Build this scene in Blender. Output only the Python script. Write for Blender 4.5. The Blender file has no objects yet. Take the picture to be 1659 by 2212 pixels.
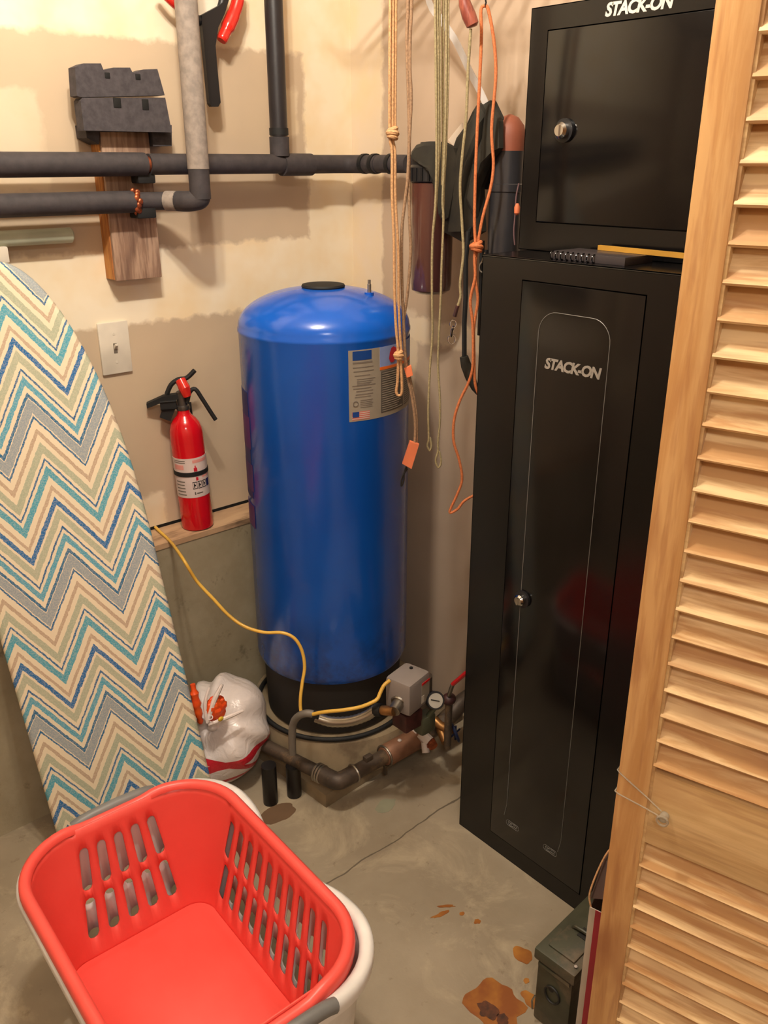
import bpy, bmesh, math, random
from mathutils import Vector, Matrix
random.seed(7)
scn = bpy.context.scene
V = Vector
# ---------------------------------------------------------------- camera
W, H, F = 1659.0, 2212.0, 1868.4
CAM = V((-1.646, -2.0, 1.56))
PITCH, YAW = math.radians(22.127), math.radians(41.412)
fw = V((math.sin(YAW)*math.cos(PITCH), math.cos(YAW)*math.cos(PITCH), -math.sin(PITCH)))
rt = V((math.cos(YAW), -math.sin(YAW), 0)); up = rt.cross(fw)
cd = bpy.data.cameras.new('camera'); cam = bpy.data.objects.new('camera', cd)
scn.collection.objects.link(cam); scn.camera = cam
cam.matrix_world = Matrix(((rt.x, up.x, -fw.x, CAM.x), (rt.y, up.y, -fw.y, CAM.y), (rt.z, up.z, -fw.z, CAM.z), (0, 0, 0, 1)))
cd.sensor_fit = 'HORIZONTAL'; cd.sensor_width = 36.0; cd.lens = 36.0*F/W; cd.clip_start = 0.02
# ---------------------------------------------------------------- world, lights, exposure
wd = bpy.data.worlds.new('world'); scn.world = wd; wd.use_nodes = True
wd.node_tree.nodes['Background'].inputs[0].default_value = (1.0, 0.92, 0.84, 1)
wd.node_tree.nodes['Background'].inputs[1].default_value = 0.07
scn.view_settings.view_transform = 'Standard'; scn.view_settings.look = 'None'
scn.view_settings.exposure = 0.0; scn.view_settings.gamma = 1.0
scn.view_settings.use_curve_mapping = False
BULBS = [V((-1.16, -0.98, 2.47)), V((-1.04, -0.98, 2.47))]
def lamp(name, kind, loc, energy, color, size=.05, rot=None, sy=None):
    l = bpy.data.lights.new(name, kind); l.energy = energy; l.color = color
    if kind == 'POINT': l.shadow_soft_size = size
    if kind == 'AREA':
        l.size = size
        if sy: l.shape = 'RECTANGLE'; l.size_y = sy
    o = bpy.data.objects.new(name, l); o.location = loc
    if rot: o.rotation_euler = rot
    scn.collection.objects.link(o); return o
for b in BULBS:
    lamp('bulb_light', 'POINT', b, 36.0, (1.0, 0.925, 0.81), 0.03)
# added fill light, unseen behind the camera, to brighten louvered door and baskets
lamp('fill_light', 'AREA', (-2.0, -2.7, 2.38), 23.0, (1.0, 0.94, 0.86), .45, (0, 0, 0), .45)

# ================================================================= helpers
def ray(px, py):
    return (rt*(px-W/2) - up*(py-H/2) + fw*F)/F
def on(px, py, ax, v):
    d = ray(px, py); i = 'xyz'.index(ax); return CAM + d*((v-CAM[i])/d[i])
def at(px, py, dist):                         # horizontal distance from the camera
    d = ray(px, py); return CAM + d*(dist/math.hypot(d.x, d.y))
def tag(o, label=None, cat=None, group=None, kind=None, category=None):
    cat = cat or category
    if label: o['label'] = label
    if cat: o['category'] = cat
    if group: o['group'] = group
    if kind: o['kind'] = kind
    return o
def thing(name, label, cat, loc, group=None, mtx=None):
    o = bpy.data.objects.new(name, None); scn.collection.objects.link(o); o.empty_display_size = .05
    if mtx is not None: o.matrix_world = mtx
    else: o.location = loc
    tag(o, label, cat, group); ORI[o.name] = (mtx.copy() if mtx is not None else Matrix.Translation(V(loc)))
    return o
ORI = {}
class MB:
    def __init__(s): s.v = []; s.f = []
    def add(s, vs, fs):
        n = len(s.v); s.v += [V(p) for p in vs]; s.f += [tuple(i+n for i in q) for q in fs]; return s
    def box(s, lo, hi, m=None, bev=0):
        lo = V(lo); hi = V(hi)
        if bev:
            bm = bmesh.new(); bmesh.ops.create_cube(bm, size=1)
            for v in bm.verts: v.co = V([(lo[i]+hi[i])/2 + v.co[i]*(hi[i]-lo[i]) for i in range(3)])
            bmesh.ops.bevel(bm, geom=bm.edges[:], offset=bev, segments=2, profile=.6, affect='EDGES')
            bm.verts.index_update(); vs = [v.co.copy() for v in bm.verts]; fs = [[v.index for v in f.verts] for f in bm.faces]; bm.free()
        else:
            vs = [V((x, y, z)) for x in (lo.x, hi.x) for y in (lo.y, hi.y) for z in (lo.z, hi.z)]
            fs = [(0, 1, 3, 2), (4, 6, 7, 5), (0, 4, 5, 1), (2, 3, 7, 6), (0, 2, 6, 4), (1, 5, 7, 3)]
        if m is not None: vs = [m @ p for p in vs]
        return s.add(vs, fs)
    def tube(s, pts, r, seg=10, cap=True, closed=False):
        pts = [V(p) for p in pts]; n = len(pts)
        rr = r if isinstance(r, (list, tuple)) else [r]*n
        nrm = None; vs = []
        for i, p in enumerate(pts):
            a = pts[i-1] if (i > 0 or closed) else pts[i]; b = pts[(i+1) % n] if (i < n-1 or closed) else pts[i]
            t = (b-a).normalized()
            if nrm is None:
                nrm = t.cross(V((0, 0, 1)));
                if nrm.length < .1: nrm = t.cross(V((1, 0, 0)))
            nrm = (nrm - t*nrm.dot(t)).normalized(); bn = t.cross(nrm)
            for k in range(seg):
                an = 2*math.pi*k/seg; vs.append(p + nrm*(rr[i]*math.cos(an)) + bn*(rr[i]*math.sin(an)))
        fs = []
        for i in range(n if closed else n-1):
            for k in range(seg):
                j = (i+1) % n
                fs.append((i*seg+k, i*seg+(k+1) % seg, j*seg+(k+1) % seg, j*seg+k))
        if cap and not closed: fs += [tuple(reversed(range(seg))), tuple(range((n-1)*seg, n*seg))]
        return s.add(vs, fs)
    def cyl(s, a, b, r, seg=20, r2=None):
        return s.tube([a, b], [r, r if r2 is None else r2], seg)
    def lathe(s, prof, c, seg=48, m=None):         # prof: (r, z)
        c = V(c); vs = []; fs = []; n = len(prof)
        for (r, z) in prof:
            for k in range(seg):
                a = 2*math.pi*k/seg; p = V((r*math.cos(a), r*math.sin(a), z)); vs.append((m @ p if m is not None else p) + c)
        for i in range(n-1):
            for k in range(seg):
                fs.append((i*seg+k, i*seg+(k+1) % seg, (i+1)*seg+(k+1) % seg, (i+1)*seg+k))
        fs.append(tuple(reversed(range(seg)))); fs.append(tuple(range((n-1)*seg, n*seg)))
        return s.add(vs, fs)
    def prism(s, poly, d):                          # poly 3-D points, extruded by vector d
        poly = [V(p) for p in poly]; d = V(d); n = len(poly)
        fs = [tuple(range(n)), tuple(reversed(range(n, 2*n)))]
        fs += [(i, (i+1) % n, n+(i+1) % n, n+i) for i in range(n)]
        return s.add(poly + [p+d for p in poly], fs)
    def sphere(s, c, r, seg=16, rings=10, sc=(1, 1, 1)):
        c = V(c); prof = []
        vs = []; fs = []
        for i in range(1, rings):
            t = math.pi*i/rings
            for k in range(seg):
                a = 2*math.pi*k/seg; vs.append(c+V((r*sc[0]*math.sin(t)*math.cos(a), r*sc[1]*math.sin(t)*math.sin(a), -r*sc[2]*math.cos(t))))
        nb = len(vs); vs += [c+V((0, 0, -r*sc[2])), c+V((0, 0, r*sc[2]))]
        for i in range(rings-2):
            for k in range(seg):
                fs.append((i*seg+k, i*seg+(k+1) % seg, (i+1)*seg+(k+1) % seg, (i+1)*seg+k))
        for k in range(seg):
            fs.append((nb, (k+1) % seg, k)); fs.append((nb+1, (rings-2)*seg+k, (rings-2)*seg+(k+1) % seg))
        return s.add(vs, fs)
    def ring(s, c, R, r, axis=(0, 0, 1), seg=28, rs=8, e=1.0):
        q = V(axis).to_track_quat('Z', 'Y')
        return s.tube([V(c)+q @ V((R*math.cos(2*math.pi*k/seg), R*e*math.sin(2*math.pi*k/seg), 0)) for k in range(seg)], r, rs, closed=True)
    def build(s, name, mat, parent=None, smooth=38, local=False, **tags):
        me = bpy.data.meshes.new(name)
        root = parent
        while root is not None and root.parent is not None: root = root.parent
        if parent is None:
            if 'origin' in tags: org = V(tags.pop('origin'))
            else:
                org = V((sum(p.x for p in s.v)/len(s.v), sum(p.y for p in s.v)/len(s.v), min(p.z for p in s.v)))
            vs = [p-org for p in s.v]
        elif local: vs = s.v
        else:
            inv = ORI[root.name].inverted(); vs = [inv @ p for p in s.v]
        me.from_pydata([tuple(p) for p in vs], [], s.f)
        bm = bmesh.new(); bm.from_mesh(me); bmesh.ops.recalc_face_normals(bm, faces=bm.faces[:])
        if smooth:
            lim = math.radians(smooth)
            for f in bm.faces: f.smooth = True
            for e in bm.edges:
                if len(e.link_faces) == 2 and e.calc_face_angle(0) > lim: e.smooth = False
        bm.to_mesh(me); bm.free()
        o = bpy.data.objects.new(name, me); scn.collection.objects.link(o)
        if mat: me.materials.append(mat)
        if parent is not None: o.parent = parent
        else:
            o.location = org; ORI[o.name] = Matrix.Translation(org)
        if tags: tag(o, **tags)
        return o
def smoothpath(pts, n=6):
    pts = [V(p) for p in pts]; out = []
    for i in range(len(pts)-1):
        p0 = pts[max(i-1, 0)]; p1 = pts[i]; p2 = pts[i+1]; p3 = pts[min(i+2, len(pts)-1)]
        for k in range(n):
            t = k/n
            out.append(.5*((2*p1)+(p2-p0)*t+(2*p0-5*p1+4*p2-p3)*t*t+(3*p1-p0-3*p2+p3)*t**3))
    out.append(pts[-1]); return out
def text_mesh(body, size, extrude=.0004, bold=.0, shear=0.0, space=1.0):
    c = bpy.data.curves.new('lettering', 'FONT'); c.body = body; c.size = size; c.extrude = extrude; c.offset = bold
    c.shear = shear; c.align_x = 'CENTER'; c.align_y = 'CENTER'; c.space_character = space; c.resolution_u = 3
    o = bpy.data.objects.new('lettering', c); scn.collection.objects.link(o)
    dg = bpy.context.evaluated_depsgraph_get(); dg.update()
    me = bpy.data.meshes.new_from_object(o.evaluated_get(dg))
    vs = [v.co.copy() for v in me.vertices]; fs = [tuple(p.vertices) for p in me.polygons]
    bpy.data.objects.remove(o); bpy.data.curves.remove(c); bpy.data.meshes.remove(me)
    return vs, fs
def text(mb, body, size, m, **k):
    vs, fs = text_mesh(body, size, **k); return mb.add([m @ p for p in vs], fs)

# ---------------------------------------------------------------- materials
def lin(c):
    return tuple(((x/255)/12.92 if x/255 <= .04045 else ((x/255+.055)/1.055)**2.4) for x in c) + (1,)
def newmat(name):
    m = bpy.data.materials.new(name); m.use_nodes = True; nt = m.node_tree
    return m, nt, nt.nodes['Principled BSDF']
def nd(nt, t, **k):
    n = nt.nodes.new(t)
    for a, b in k.items():
        if a.startswith('i_'): n.inputs[int(a[2:])].default_value = b
        else: setattr(n, a, b)
    return n
def mix(nt, fac, a, b):
    n = nt.nodes.new('ShaderNodeMix'); n.data_type = 'RGBA'
    for sock, val in ((n.inputs[0], fac), (n.inputs[6], a), (n.inputs[7], b)):
        if hasattr(val, 'is_linked') or isinstance(val, bpy.types.NodeSocket): nt.links.new(val, sock)
        else: sock.default_value = val
    return n.outputs[2]
def mth(nt, op, a, b=0.0, c=None, clamp=False):
    n = nt.nodes.new('ShaderNodeMath'); n.operation = op; n.use_clamp = clamp
    for i, v in enumerate((a, b) if c is None else (a, b, c)):
        if isinstance(v, bpy.types.NodeSocket): nt.links.new(v, n.inputs[i])
        else: n.inputs[i].default_value = v
    return n.outputs[0]
def coords(nt, kind='Object', scale=(1, 1, 1)):
    t = nt.nodes.new('ShaderNodeTexCoord'); m = nt.nodes.new('ShaderNodeMapping'); m.inputs['Scale'].default_value = scale
    nt.links.new(t.outputs[kind], m.inputs[0]); return m.outputs[0]
def noise(nt, vec, scale, detail=3, rough=.55, dist=0):
    n = nt.nodes.new('ShaderNodeTexNoise'); n.inputs['Scale'].default_value = scale; n.inputs['Detail'].default_value = detail
    n.inputs['Roughness'].default_value = rough; n.inputs['Distortion'].default_value = dist
    nt.links.new(vec, n.inputs['Vector']); return n.outputs['Fac']
def remap(nt, v, a, b, c=0.0, d=1.0):
    n = nt.nodes.new('ShaderNodeMapRange'); nt.links.new(v, n.inputs[0])
    for i, x in enumerate((a, b, c, d)): n.inputs[i+1].default_value = x
    return n.outputs[0]
def bump(nt, bs, h, strength=.3, dist=.002):
    b = nt.nodes.new('ShaderNodeBump'); b.inputs['Strength'].default_value = strength; b.inputs['Distance'].default_value = dist
    nt.links.new(h, b.inputs['Height']); nt.links.new(b.outputs[0], bs.inputs['Normal'])
def mat(name, c, rough=.5, metal=0.0, var=None, vs=8.0, bmp=0.0, bs=60.0, coat=0.0, trans=0.0, alpha=1.0, spec=.5, dirt=None, stretch=(1, 1, 1), emit=None):
    m, nt, b = newmat(name); b.inputs['Roughness'].default_value = rough; b.inputs['Metallic'].default_value = metal
    b.inputs['Specular IOR Level'].default_value = spec; b.inputs['Coat Weight'].default_value = coat; b.inputs['Coat Roughness'].default_value = .08
    b.inputs['Transmission Weight'].default_value = trans; b.inputs['Alpha'].default_value = alpha
    vec = coords(nt, 'Object', stretch)
    if var is None: var = tuple(max(0, x*.88) for x in c)
    f = remap(nt, noise(nt, vec, vs), .35, .65)
    col = mix(nt, f, lin(c), lin(var)); nt.links.new(col, b.inputs['Base Color'])
    if dirt:
        f2 = remap(nt, noise(nt, vec, vs*.5, 5, .7), .5, .62); col = mix(nt, f2, col, lin(dirt)); nt.links.new(col, b.inputs['Base Color'])
    if bmp: bump(nt, b, noise(nt, vec, bs, 4), bmp)
    if emit: b.inputs['Emission Color'].default_value = lin(emit[0]); b.inputs['Emission Strength'].default_value = emit[1]
    return m
def wood(name, a, b_, knot, axis='z', scale=1.0, rough=.45, coat=.15):
    m, nt, b = newmat(name); st = {'z': (14, 14, 1.1), 'y': (14, 1.1, 14), 'x': (1.1, 14, 14)}[axis]
    b.inputs['Roughness'].default_value = rough; b.inputs['Coat Weight'].default_value = coat
    oi = nt.nodes.new('ShaderNodeObjectInfo'); tc = nt.nodes.new('ShaderNodeTexCoord')
    ad = nt.nodes.new('ShaderNodeVectorMath'); ad.operation = 'ADD'; nt.links.new(tc.outputs['Object'], ad.inputs[0])
    sc = nt.nodes.new('ShaderNodeVectorMath'); sc.operation = 'SCALE'; sc.inputs[0].default_value = (7.3, 3.1, 5.7); nt.links.new(oi.outputs['Random'], sc.inputs['Scale'])
    nt.links.new(sc.outputs[0], ad.inputs[1])
    mp = nt.nodes.new('ShaderNodeMapping'); mp.inputs['Scale'].default_value = tuple(x*scale for x in st); nt.links.new(ad.outputs[0], mp.inputs[0])
    n1 = noise(nt, mp.outputs[0], 3.0, 6, .6, .6); n2 = noise(nt, mp.outputs[0], 9.0, 3, .5)
    mp2 = nt.nodes.new('ShaderNodeMapping'); mp2.inputs['Scale'].default_value = tuple(max(2.2, x*.35)*scale for x in st); nt.links.new(ad.outputs[0], mp2.inputs[0])
    n3 = noise(nt, mp2.outputs[0], 2.4, 2, .5)
    w = remap(nt, n1, .43, .57); col = mix(nt, w, lin(a), lin(b_))
    col = mix(nt, remap(nt, n3, .56, .72, 0, .8), col, lin(knot)); col = mix(nt, remap(nt, n2, .5, .68, 0, .45), col, lin(knot))
    nt.links.new(col, b.inputs['Base Color']); bump(nt, b, n2, .15, .001)
    return m
M = {}
M['black_gloss'] = mat('black_enamel', (10, 9, 10), .13, var=(12, 11, 12), spec=.45)
M['black_side'] = mat('black_enamel_frame', (11, 10, 11), .2, var=(13, 12, 13), spec=.4)
M['black_matte'] = mat('black_plastic', (24, 24, 27), .45)
M['rubber'] = mat('black_rubber', (18, 18, 18), .7)
M['dark_skirt'] = mat('dark_skirt', (34, 29, 25), .7, vs=12)
M['foam_pipe'] = mat('pipe_insulation', (62, 56, 58), .75, var=(50, 46, 48), vs=40, bmp=.15, bs=150)
M['foam_grey'] = mat('grey_pipe_insulation', (150, 138, 128), .8, var=(128, 118, 110), vs=60, bmp=.1, bs=150)
M['foam_block'] = mat('charcoal_foam', (74, 69, 72), .9, var=(58, 54, 57), vs=60, bmp=.35, bs=240)
M['tape'] = mat('grey_tape', (120, 112, 110), .5)
M['old_wood'] = wood('weathered_wood', (176, 146, 122), (140, 110, 90), (96, 70, 58), 'z', 1.2, .8, 0)
M['raw_wood'] = wood('orange_wood', (200, 140, 70), (170, 108, 54), (120, 70, 40), 'z', 1.2, .8, 0)
M['pine'] = wood('pine_stile', (206, 160, 104), (192, 142, 86), (156, 100, 58), 'z', 1.0, .42)
M['pine_slat'] = wood('pine_slat', (232, 200, 150), (192, 146, 94), (164, 110, 68), 'x', .8, .40)
M['pine_rail'] = wood('pine_rail', (214, 180, 128), (196, 158, 106), (156, 112, 70), 'x', .7, .40)
M['copper'] = mat('copper', (190, 104, 66), .4, .8, var=(120, 62, 44), vs=60)
M['chrome'] = mat('chrome', (200, 198, 195), .12, 1.0)
M['steel'] = mat('galvanised_steel', (165, 158, 146), .35, .9, var=(120, 112, 100))
M['conduit'] = mat('flexible_conduit', (176, 168, 152), .3, .9)
M['pipe_dark'] = mat('grimy_pipe', (88, 74, 62), .55, .3, var=(54, 46, 40), vs=20, dirt=(120, 98, 74), bmp=.2)
M['pipe_brown'] = mat('brown_fitting', (150, 108, 82), .5, .3, var=(122, 84, 62), vs=14)
M['brass'] = mat('brass', (168, 122, 72), .4, .8, var=(120, 84, 50), vs=30)
M['pvc'] = mat('pale_fitting', (200, 186, 176), .5)
M['pvc_black'] = mat('black_pipe_stub', (24, 22, 22), .35)
M['maroon'] = mat('maroon_fitting', (78, 40, 38), .5, var=(54, 30, 28), vs=30)
M['switch_grey'] = mat('grey_enamel', (140, 130, 124), .4, var=(130, 120, 114))
M['white_plastic'] = mat('white_plastic', (232, 222, 204), .35)
M['white_basket'] = mat('white_basket_plastic', (236, 232, 226), .35)
M['grey_handle'] = mat('grey_plastic', (120, 120, 118), .45)
M['red_plastic'] = mat('red_basket_plastic', (238, 90, 80), .38, var=(234, 84, 74), spec=.45)
M['red_paint'] = mat('red_enamel', (206, 18, 30), .16, var=(196, 14, 26), coat=.4)
M['red_valve'] = mat('red_grip', (206, 30, 34), .4)
M['red_glossy'] = mat('glossy_red_grip', (224, 44, 34), .15, coat=.5)
M['cream_text'] = mat('pale_print', (222, 216, 206), .5)
M['grey_text'] = mat('silver_print', (150, 142, 132), .5)
M['silver_line'] = mat('silver_line', (128, 126, 120), .45, .2)
M['seam'] = mat('dark_seam', (4, 4, 4), .8)
M['rope_tan'] = mat('tan_cord', (206, 160, 112), .8, var=(172, 128, 88), vs=260, bmp=.4, bs=400)
M['rope_brown'] = mat('brown_cord', (158, 126, 96), .8, var=(126, 98, 74), vs=260, bmp=.4, bs=400)
M['rope_olive'] = mat('olive_cord', (168, 152, 114), .8, var=(136, 122, 88), vs=260, bmp=.4, bs=400)
M['rope_orange'] = mat('orange_cord', (214, 126, 74), .7, var=(186, 100, 56), vs=260, bmp=.4, bs=400)
M['band_orange'] = mat('orange_band', (232, 126, 82), .6)
M['cable_yellow'] = mat('yellow_cable', (222, 178, 76), .4, var=(206, 160, 62))
M['white_strap'] = mat('white_strap', (206, 200, 196), .5)
M['bag_dark'] = mat('dark_olive_fabric', (52, 48, 38), .9, var=(36, 34, 28), vs=14, bmp=.4, bs=60)
M['terracotta'] = mat('rust_coloured_cap', (150, 82, 58), .6)
M['amber'] = mat('brown_filter_bowl', (92, 54, 44), .12, var=(60, 36, 36), vs=6, coat=.6, stretch=(1, 1, .1))
M['canister'] = mat('dark_grey_canister', (50, 49, 52), .3, coat=.2)
M['red_wood'] = wood('red_brown_wood', (156, 84, 66), (130, 62, 50), (90, 40, 34), 'z', 2, .4)
M['can_green'] = mat('olive_drab_paint', (66, 66, 50), .45, var=(52, 52, 38), vs=16, dirt=(92, 80, 62), bmp=.15)
M['can_mark'] = mat('dark_stamp', (28, 26, 22), .6)
M['paper_white'] = mat('white_paper', (196, 186, 172), .6)
M['stripe_red'] = mat('crimson_stripe', (166, 40, 58), .6)
M['card_brown'] = mat('dark_brown_card', (58, 40, 34), .7)
M['label_grey'] = mat('grey_label', (150, 140, 124), .5, var=(140, 130, 114))
M['print_dark'] = mat('dark_print', (92, 84, 76), .6)
M['print_mid'] = mat('grey_print', (118, 108, 98), .6)
M['print_blue'] = mat('blue_print', (14, 62, 132), .5)
M['print_sky'] = mat('sky_print', (138, 156, 206), .5)
M['print_red'] = mat('red_print', (194, 26, 48), .5)
M['print_pink'] = mat('faded_red_print', (196, 104, 92), .5)
M['print_orange'] = mat('orange_print', (234, 110, 30), .5)
M['print_purple'] = mat('purple_print', (70, 34, 96), .5)
M['print_navy'] = mat('navy_print', (20, 32, 92), .5)
M['label_white'] = mat('white_label', (214, 196, 190), .4)
M['orange_pack'] = mat('orange_wrapper', (240, 94, 30), .35, var=(226, 72, 26), vs=30)
M['yellow_print'] = mat('yellow_print', (236, 196, 50), .5)
M['stain'] = mat('orange_stain', (170, 112, 44), .45, var=(132, 74, 30), vs=16)
M['stain_dark'] = mat('dark_residue', (58, 34, 20), .7, var=(96, 52, 26), vs=60)
M['concrete'] = mat('pad_concrete', (150, 132, 104), .9, var=(124, 108, 84), vs=10, bmp=.3, dirt=(104, 88, 68))
M['green_tube'] = mat('pale_green_plastic', (186, 190, 166), .4)
M['bulb'] = mat('bulb_glass', (255, 230, 190), .3, emit=((255, 214, 160), 30.0))
M['wire'] = mat('white_wire', (220, 214, 204), .4)
M['yellow_wood'] = mat('yellow_stick', (190, 140, 50), .5)

# ================================================================= the room shell
def wall_mat(name, axis, patches, tan=(202, 180, 152), cream=(240, 226, 200)):
    # unpainted drywall with joint-compound patches: boxes in (horizontal axis, z)
    m, nt, b = newmat(name); b.inputs['Roughness'].default_value = .85
    g = nt.nodes.new('ShaderNodeNewGeometry'); sp = nt.nodes.new('ShaderNodeSeparateXYZ'); nt.links.new(g.outputs['Position'], sp.inputs[0])
    pos = g.outputs['Position']; n1 = noise(nt, pos, 16, 4, .6); n2 = noise(nt, pos, 26, 3); n3 = noise(nt, pos, 3.0, 3)
    u = mth(nt, 'ADD', sp.outputs[axis], mth(nt, 'MULTIPLY', mth(nt, 'SUBTRACT', n1, .5), .05))
    z = mth(nt, 'ADD', sp.outputs['Z'], mth(nt, 'MULTIPLY', mth(nt, 'SUBTRACT', n2, .5), .04))
    base = mix(nt, remap(nt, n3, .35, .7), lin(tan), lin(tuple(x*.93 for x in tan)))
    mask = None
    for (u0, u1, z0, z1, s) in patches:
        a = remap(nt, u, u0-.006, u0+.006); c = remap(nt, u, u1+.006, u1-.006)
        d = remap(nt, z, z0-.006, z0+.006); e = remap(nt, z, z1+.006, z1-.006)
        k = mth(nt, 'MULTIPLY', mth(nt, 'MULTIPLY', a, c), mth(nt, 'MULTIPLY', d, e)); k = mth(nt, 'MULTIPLY', k, s)
        mask = k if mask is None else mth(nt, 'MAXIMUM', mask, k)
    cr = mix(nt, remap(nt, noise(nt, pos, 7, 3), .4, .66), lin(cream), lin((234, 212, 174)))
    nt.links.new(mix(nt, mask, base, cr), b.inputs['Base Color']); bump(nt, b, n1, .12, .004)
    return m
wb = wall_mat('drywall_back', 'X', [(-2.6, .1, 1.81, 2.6, 1), (-.155, .1, 1.2, 2.0, 1), (-2.6, .1, 1.19, 1.365, 1), (-.47, -.27, 1.5, 1.78, .0), (-.80, -.66, .64, .745, .7), (-.235, -.18, 1.62, 1.73, .5), (-2.6, -.86, 1.5, 1.7, .35)])
wr = wall_mat('drywall_right', 'Y', [(-.128, .1, 1.2, 2.6, .9), (-.9, .1, 1.10, 1.165, .8), (-.27, .05, .95, 1.18, .6)], tan=(198, 174, 150), cream=(232, 214, 190))
x0, y0, zc = -2.9, -3.3, 2.60
mb = MB().box((x0, 0, .655), (0.0, .1, zc)); o = mb.build('wall_back', wb, smooth=0, kind='structure')
MB().box((0, y0, 0), (.1, .1, zc)).build('wall_right', wr, smooth=0, kind='structure')
MB().box((x0-.1, y0, 0), (x0, .1, zc)).build('wall_left', wr, smooth=0, kind='structure')
MB().box((x0-.1, y0-.1, 0), (.1, y0, zc)).build('wall_front', wr, smooth=0, kind='structure')
cm = mat('ceiling_paint', (226, 214, 196), .9)
MB().box((x0-.1, y0-.1, zc), (.1, .1, zc+.1)).build('ceiling', cm, smooth=0, kind='structure')
# foundation ledge under the drywall
fm, nt, b = newmat('foundation_concrete'); b.inputs['Roughness'].default_value = .9
pos = nt.nodes.new('ShaderNodeNewGeometry').outputs['Position']
c1 = mix(nt, remap(nt, noise(nt, pos, 4, 5, .65), .35, .65), lin((166, 154, 128)), lin((144, 131, 104)))
c1 = mix(nt, remap(nt, noise(nt, pos, 14, 4, .7), .60, .70, 0, .6), c1, lin((96, 84, 62)))
nt.links.new(c1, b.inputs['Base Color']); bump(nt, b, noise(nt, pos, 40, 4), .35, .004)
led = MB().box((x0, -.10, 0), (-.001, .1, .64)); lo = led.build('wall_foundation', fm, smooth=0, kind='structure')
lt = mat('ledge_wood', (192, 158, 122), .85, var=(160, 126, 96), vs=18, dirt=(110, 86, 62), stretch=(.3, 1, 1), bmp=.3)
MB().box((x0, -.102, .632), (-.001, 0, .6465)).build('trim_1', lt, smooth=0, kind='structure')
# dark gap under the drywall edge
MB().box((x0, -.001, .6466), (-.001, .02, .655)).build('trim_2', M['seam'], smooth=0, kind='structure')
# floor
fl, nt, b = newmat('concrete_floor'); b.inputs['Roughness'].default_value = .62
g = nt.nodes.new('ShaderNodeNewGeometry'); pos = g.outputs['Position']; sp = nt.nodes.new('ShaderNodeSeparateXYZ'); nt.links.new(pos, sp.inputs[0])
c1 = mix(nt, remap(nt, noise(nt, pos, 2.2, 5, .6), .36, .64), lin((158, 144, 122)), lin((134, 120, 99)))
c1 = mix(nt, remap(nt, noise(nt, pos, 5, 6, .7, 1.0), .52, .66, 0, .55), c1, lin((182, 166, 138)))
c1 = mix(nt, remap(nt, noise(nt, pos, 26, 4, .7), .62, .72, 0, .5), c1, lin((104, 88, 66)))
wy = mth(nt, 'ADD', sp.outputs['Y'], mth(nt, 'MULTIPLY', mth(nt, 'SUBTRACT', noise(nt, pos, 9, 3), .5), .03))
j = mth(nt, 'ABSOLUTE', mth(nt, 'ADD', wy, .757)); gap = mth(nt, 'LESS_THAN', j, .0022)
gap = mth(nt, 'MULTIPLY', gap, mth(nt, 'GREATER_THAN', sp.outputs['X'], -.80))
c1 = mix(nt, mth(nt, 'MULTIPLY', gap, .75), c1, lin((70, 58, 42)))
nt.links.new(c1, b.inputs['Base Color']); hh = mth(nt, 'SUBTRACT', noise(nt, pos, 30, 5, .7), mth(nt, 'MULTIPLY', gap, 2.0)); bump(nt, b, hh, .25, .003)
nt.links.new(remap(nt, noise(nt, pos, 6, 4), .3, .7, .45, .75), b.inputs['Roughness'])
floor = MB().box((x0-.1, y0-.1, -.1), (.1, .1, 0)).build('floor', fl, smooth=0, kind='structure')
def blob(cx, cy, rx, ry, mt, n=26, j=.25, z=.0008, rot=0.0):
    rnd = random.Random(int(cx*1000+cy*77)); k = [rnd.uniform(1-j, 1+j) for _ in range(n)]
    k = [(k[i-1]+k[i]*1.5+k[(i+1) % n])/3.5 for i in range(n)]
    pts = []
    for i in range(n):
        a = 2*math.pi*i/n; x = rx*k[i]*math.cos(a); y = ry*k[i]*math.sin(a)
        pts.append((cx+x*math.cos(rot)-y*math.sin(rot), cy+x*math.sin(rot)+y*math.cos(rot), .0001))
    MB().prism(pts, (0, 0, z)).build('stain', mt, floor, smooth=0)
def stain_px(px, py, rx, ry, mt, **k):
    p = on(px, py, 'z', 0); blob(p.x, p.y, rx, ry, mt, **k)
stain_px(1068, 2172, .05, .062, M['stain'], n=36)
stain_px(1130, 2064, .018, .022, M['stain']); stain_px(1137, 2119, .007, .006, M['stain'])
stain_px(1052, 2185, .016, .02, M['stain_dark'], z=.0014, j=.5); stain_px(1085, 2205, .012, .012, M['stain_dark'], z=.0014, j=.5)
stain_px(965, 1958, .019, .004, M['stain'], j=.5, rot=-.7); stain_px(950, 1976, .022, .005, M['stain'], j=.5, rot=-.2)
stain_px(998, 1974, .006, .005, M['stain']); stain_px(1032, 1990, .008, .006, M['stain'], j=.5); stain_px(1148, 2160, .012, .02, M['stain'], j=.4)
stain_px(600, 1760, .05, .03, mat('dirt', (112, 86, 62), .95), j=.4, z=.0006)
stain_px(835, 1740, .035, .02, mat('green_tinge', (142, 140, 116), .9), j=.5, z=.0005)

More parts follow.
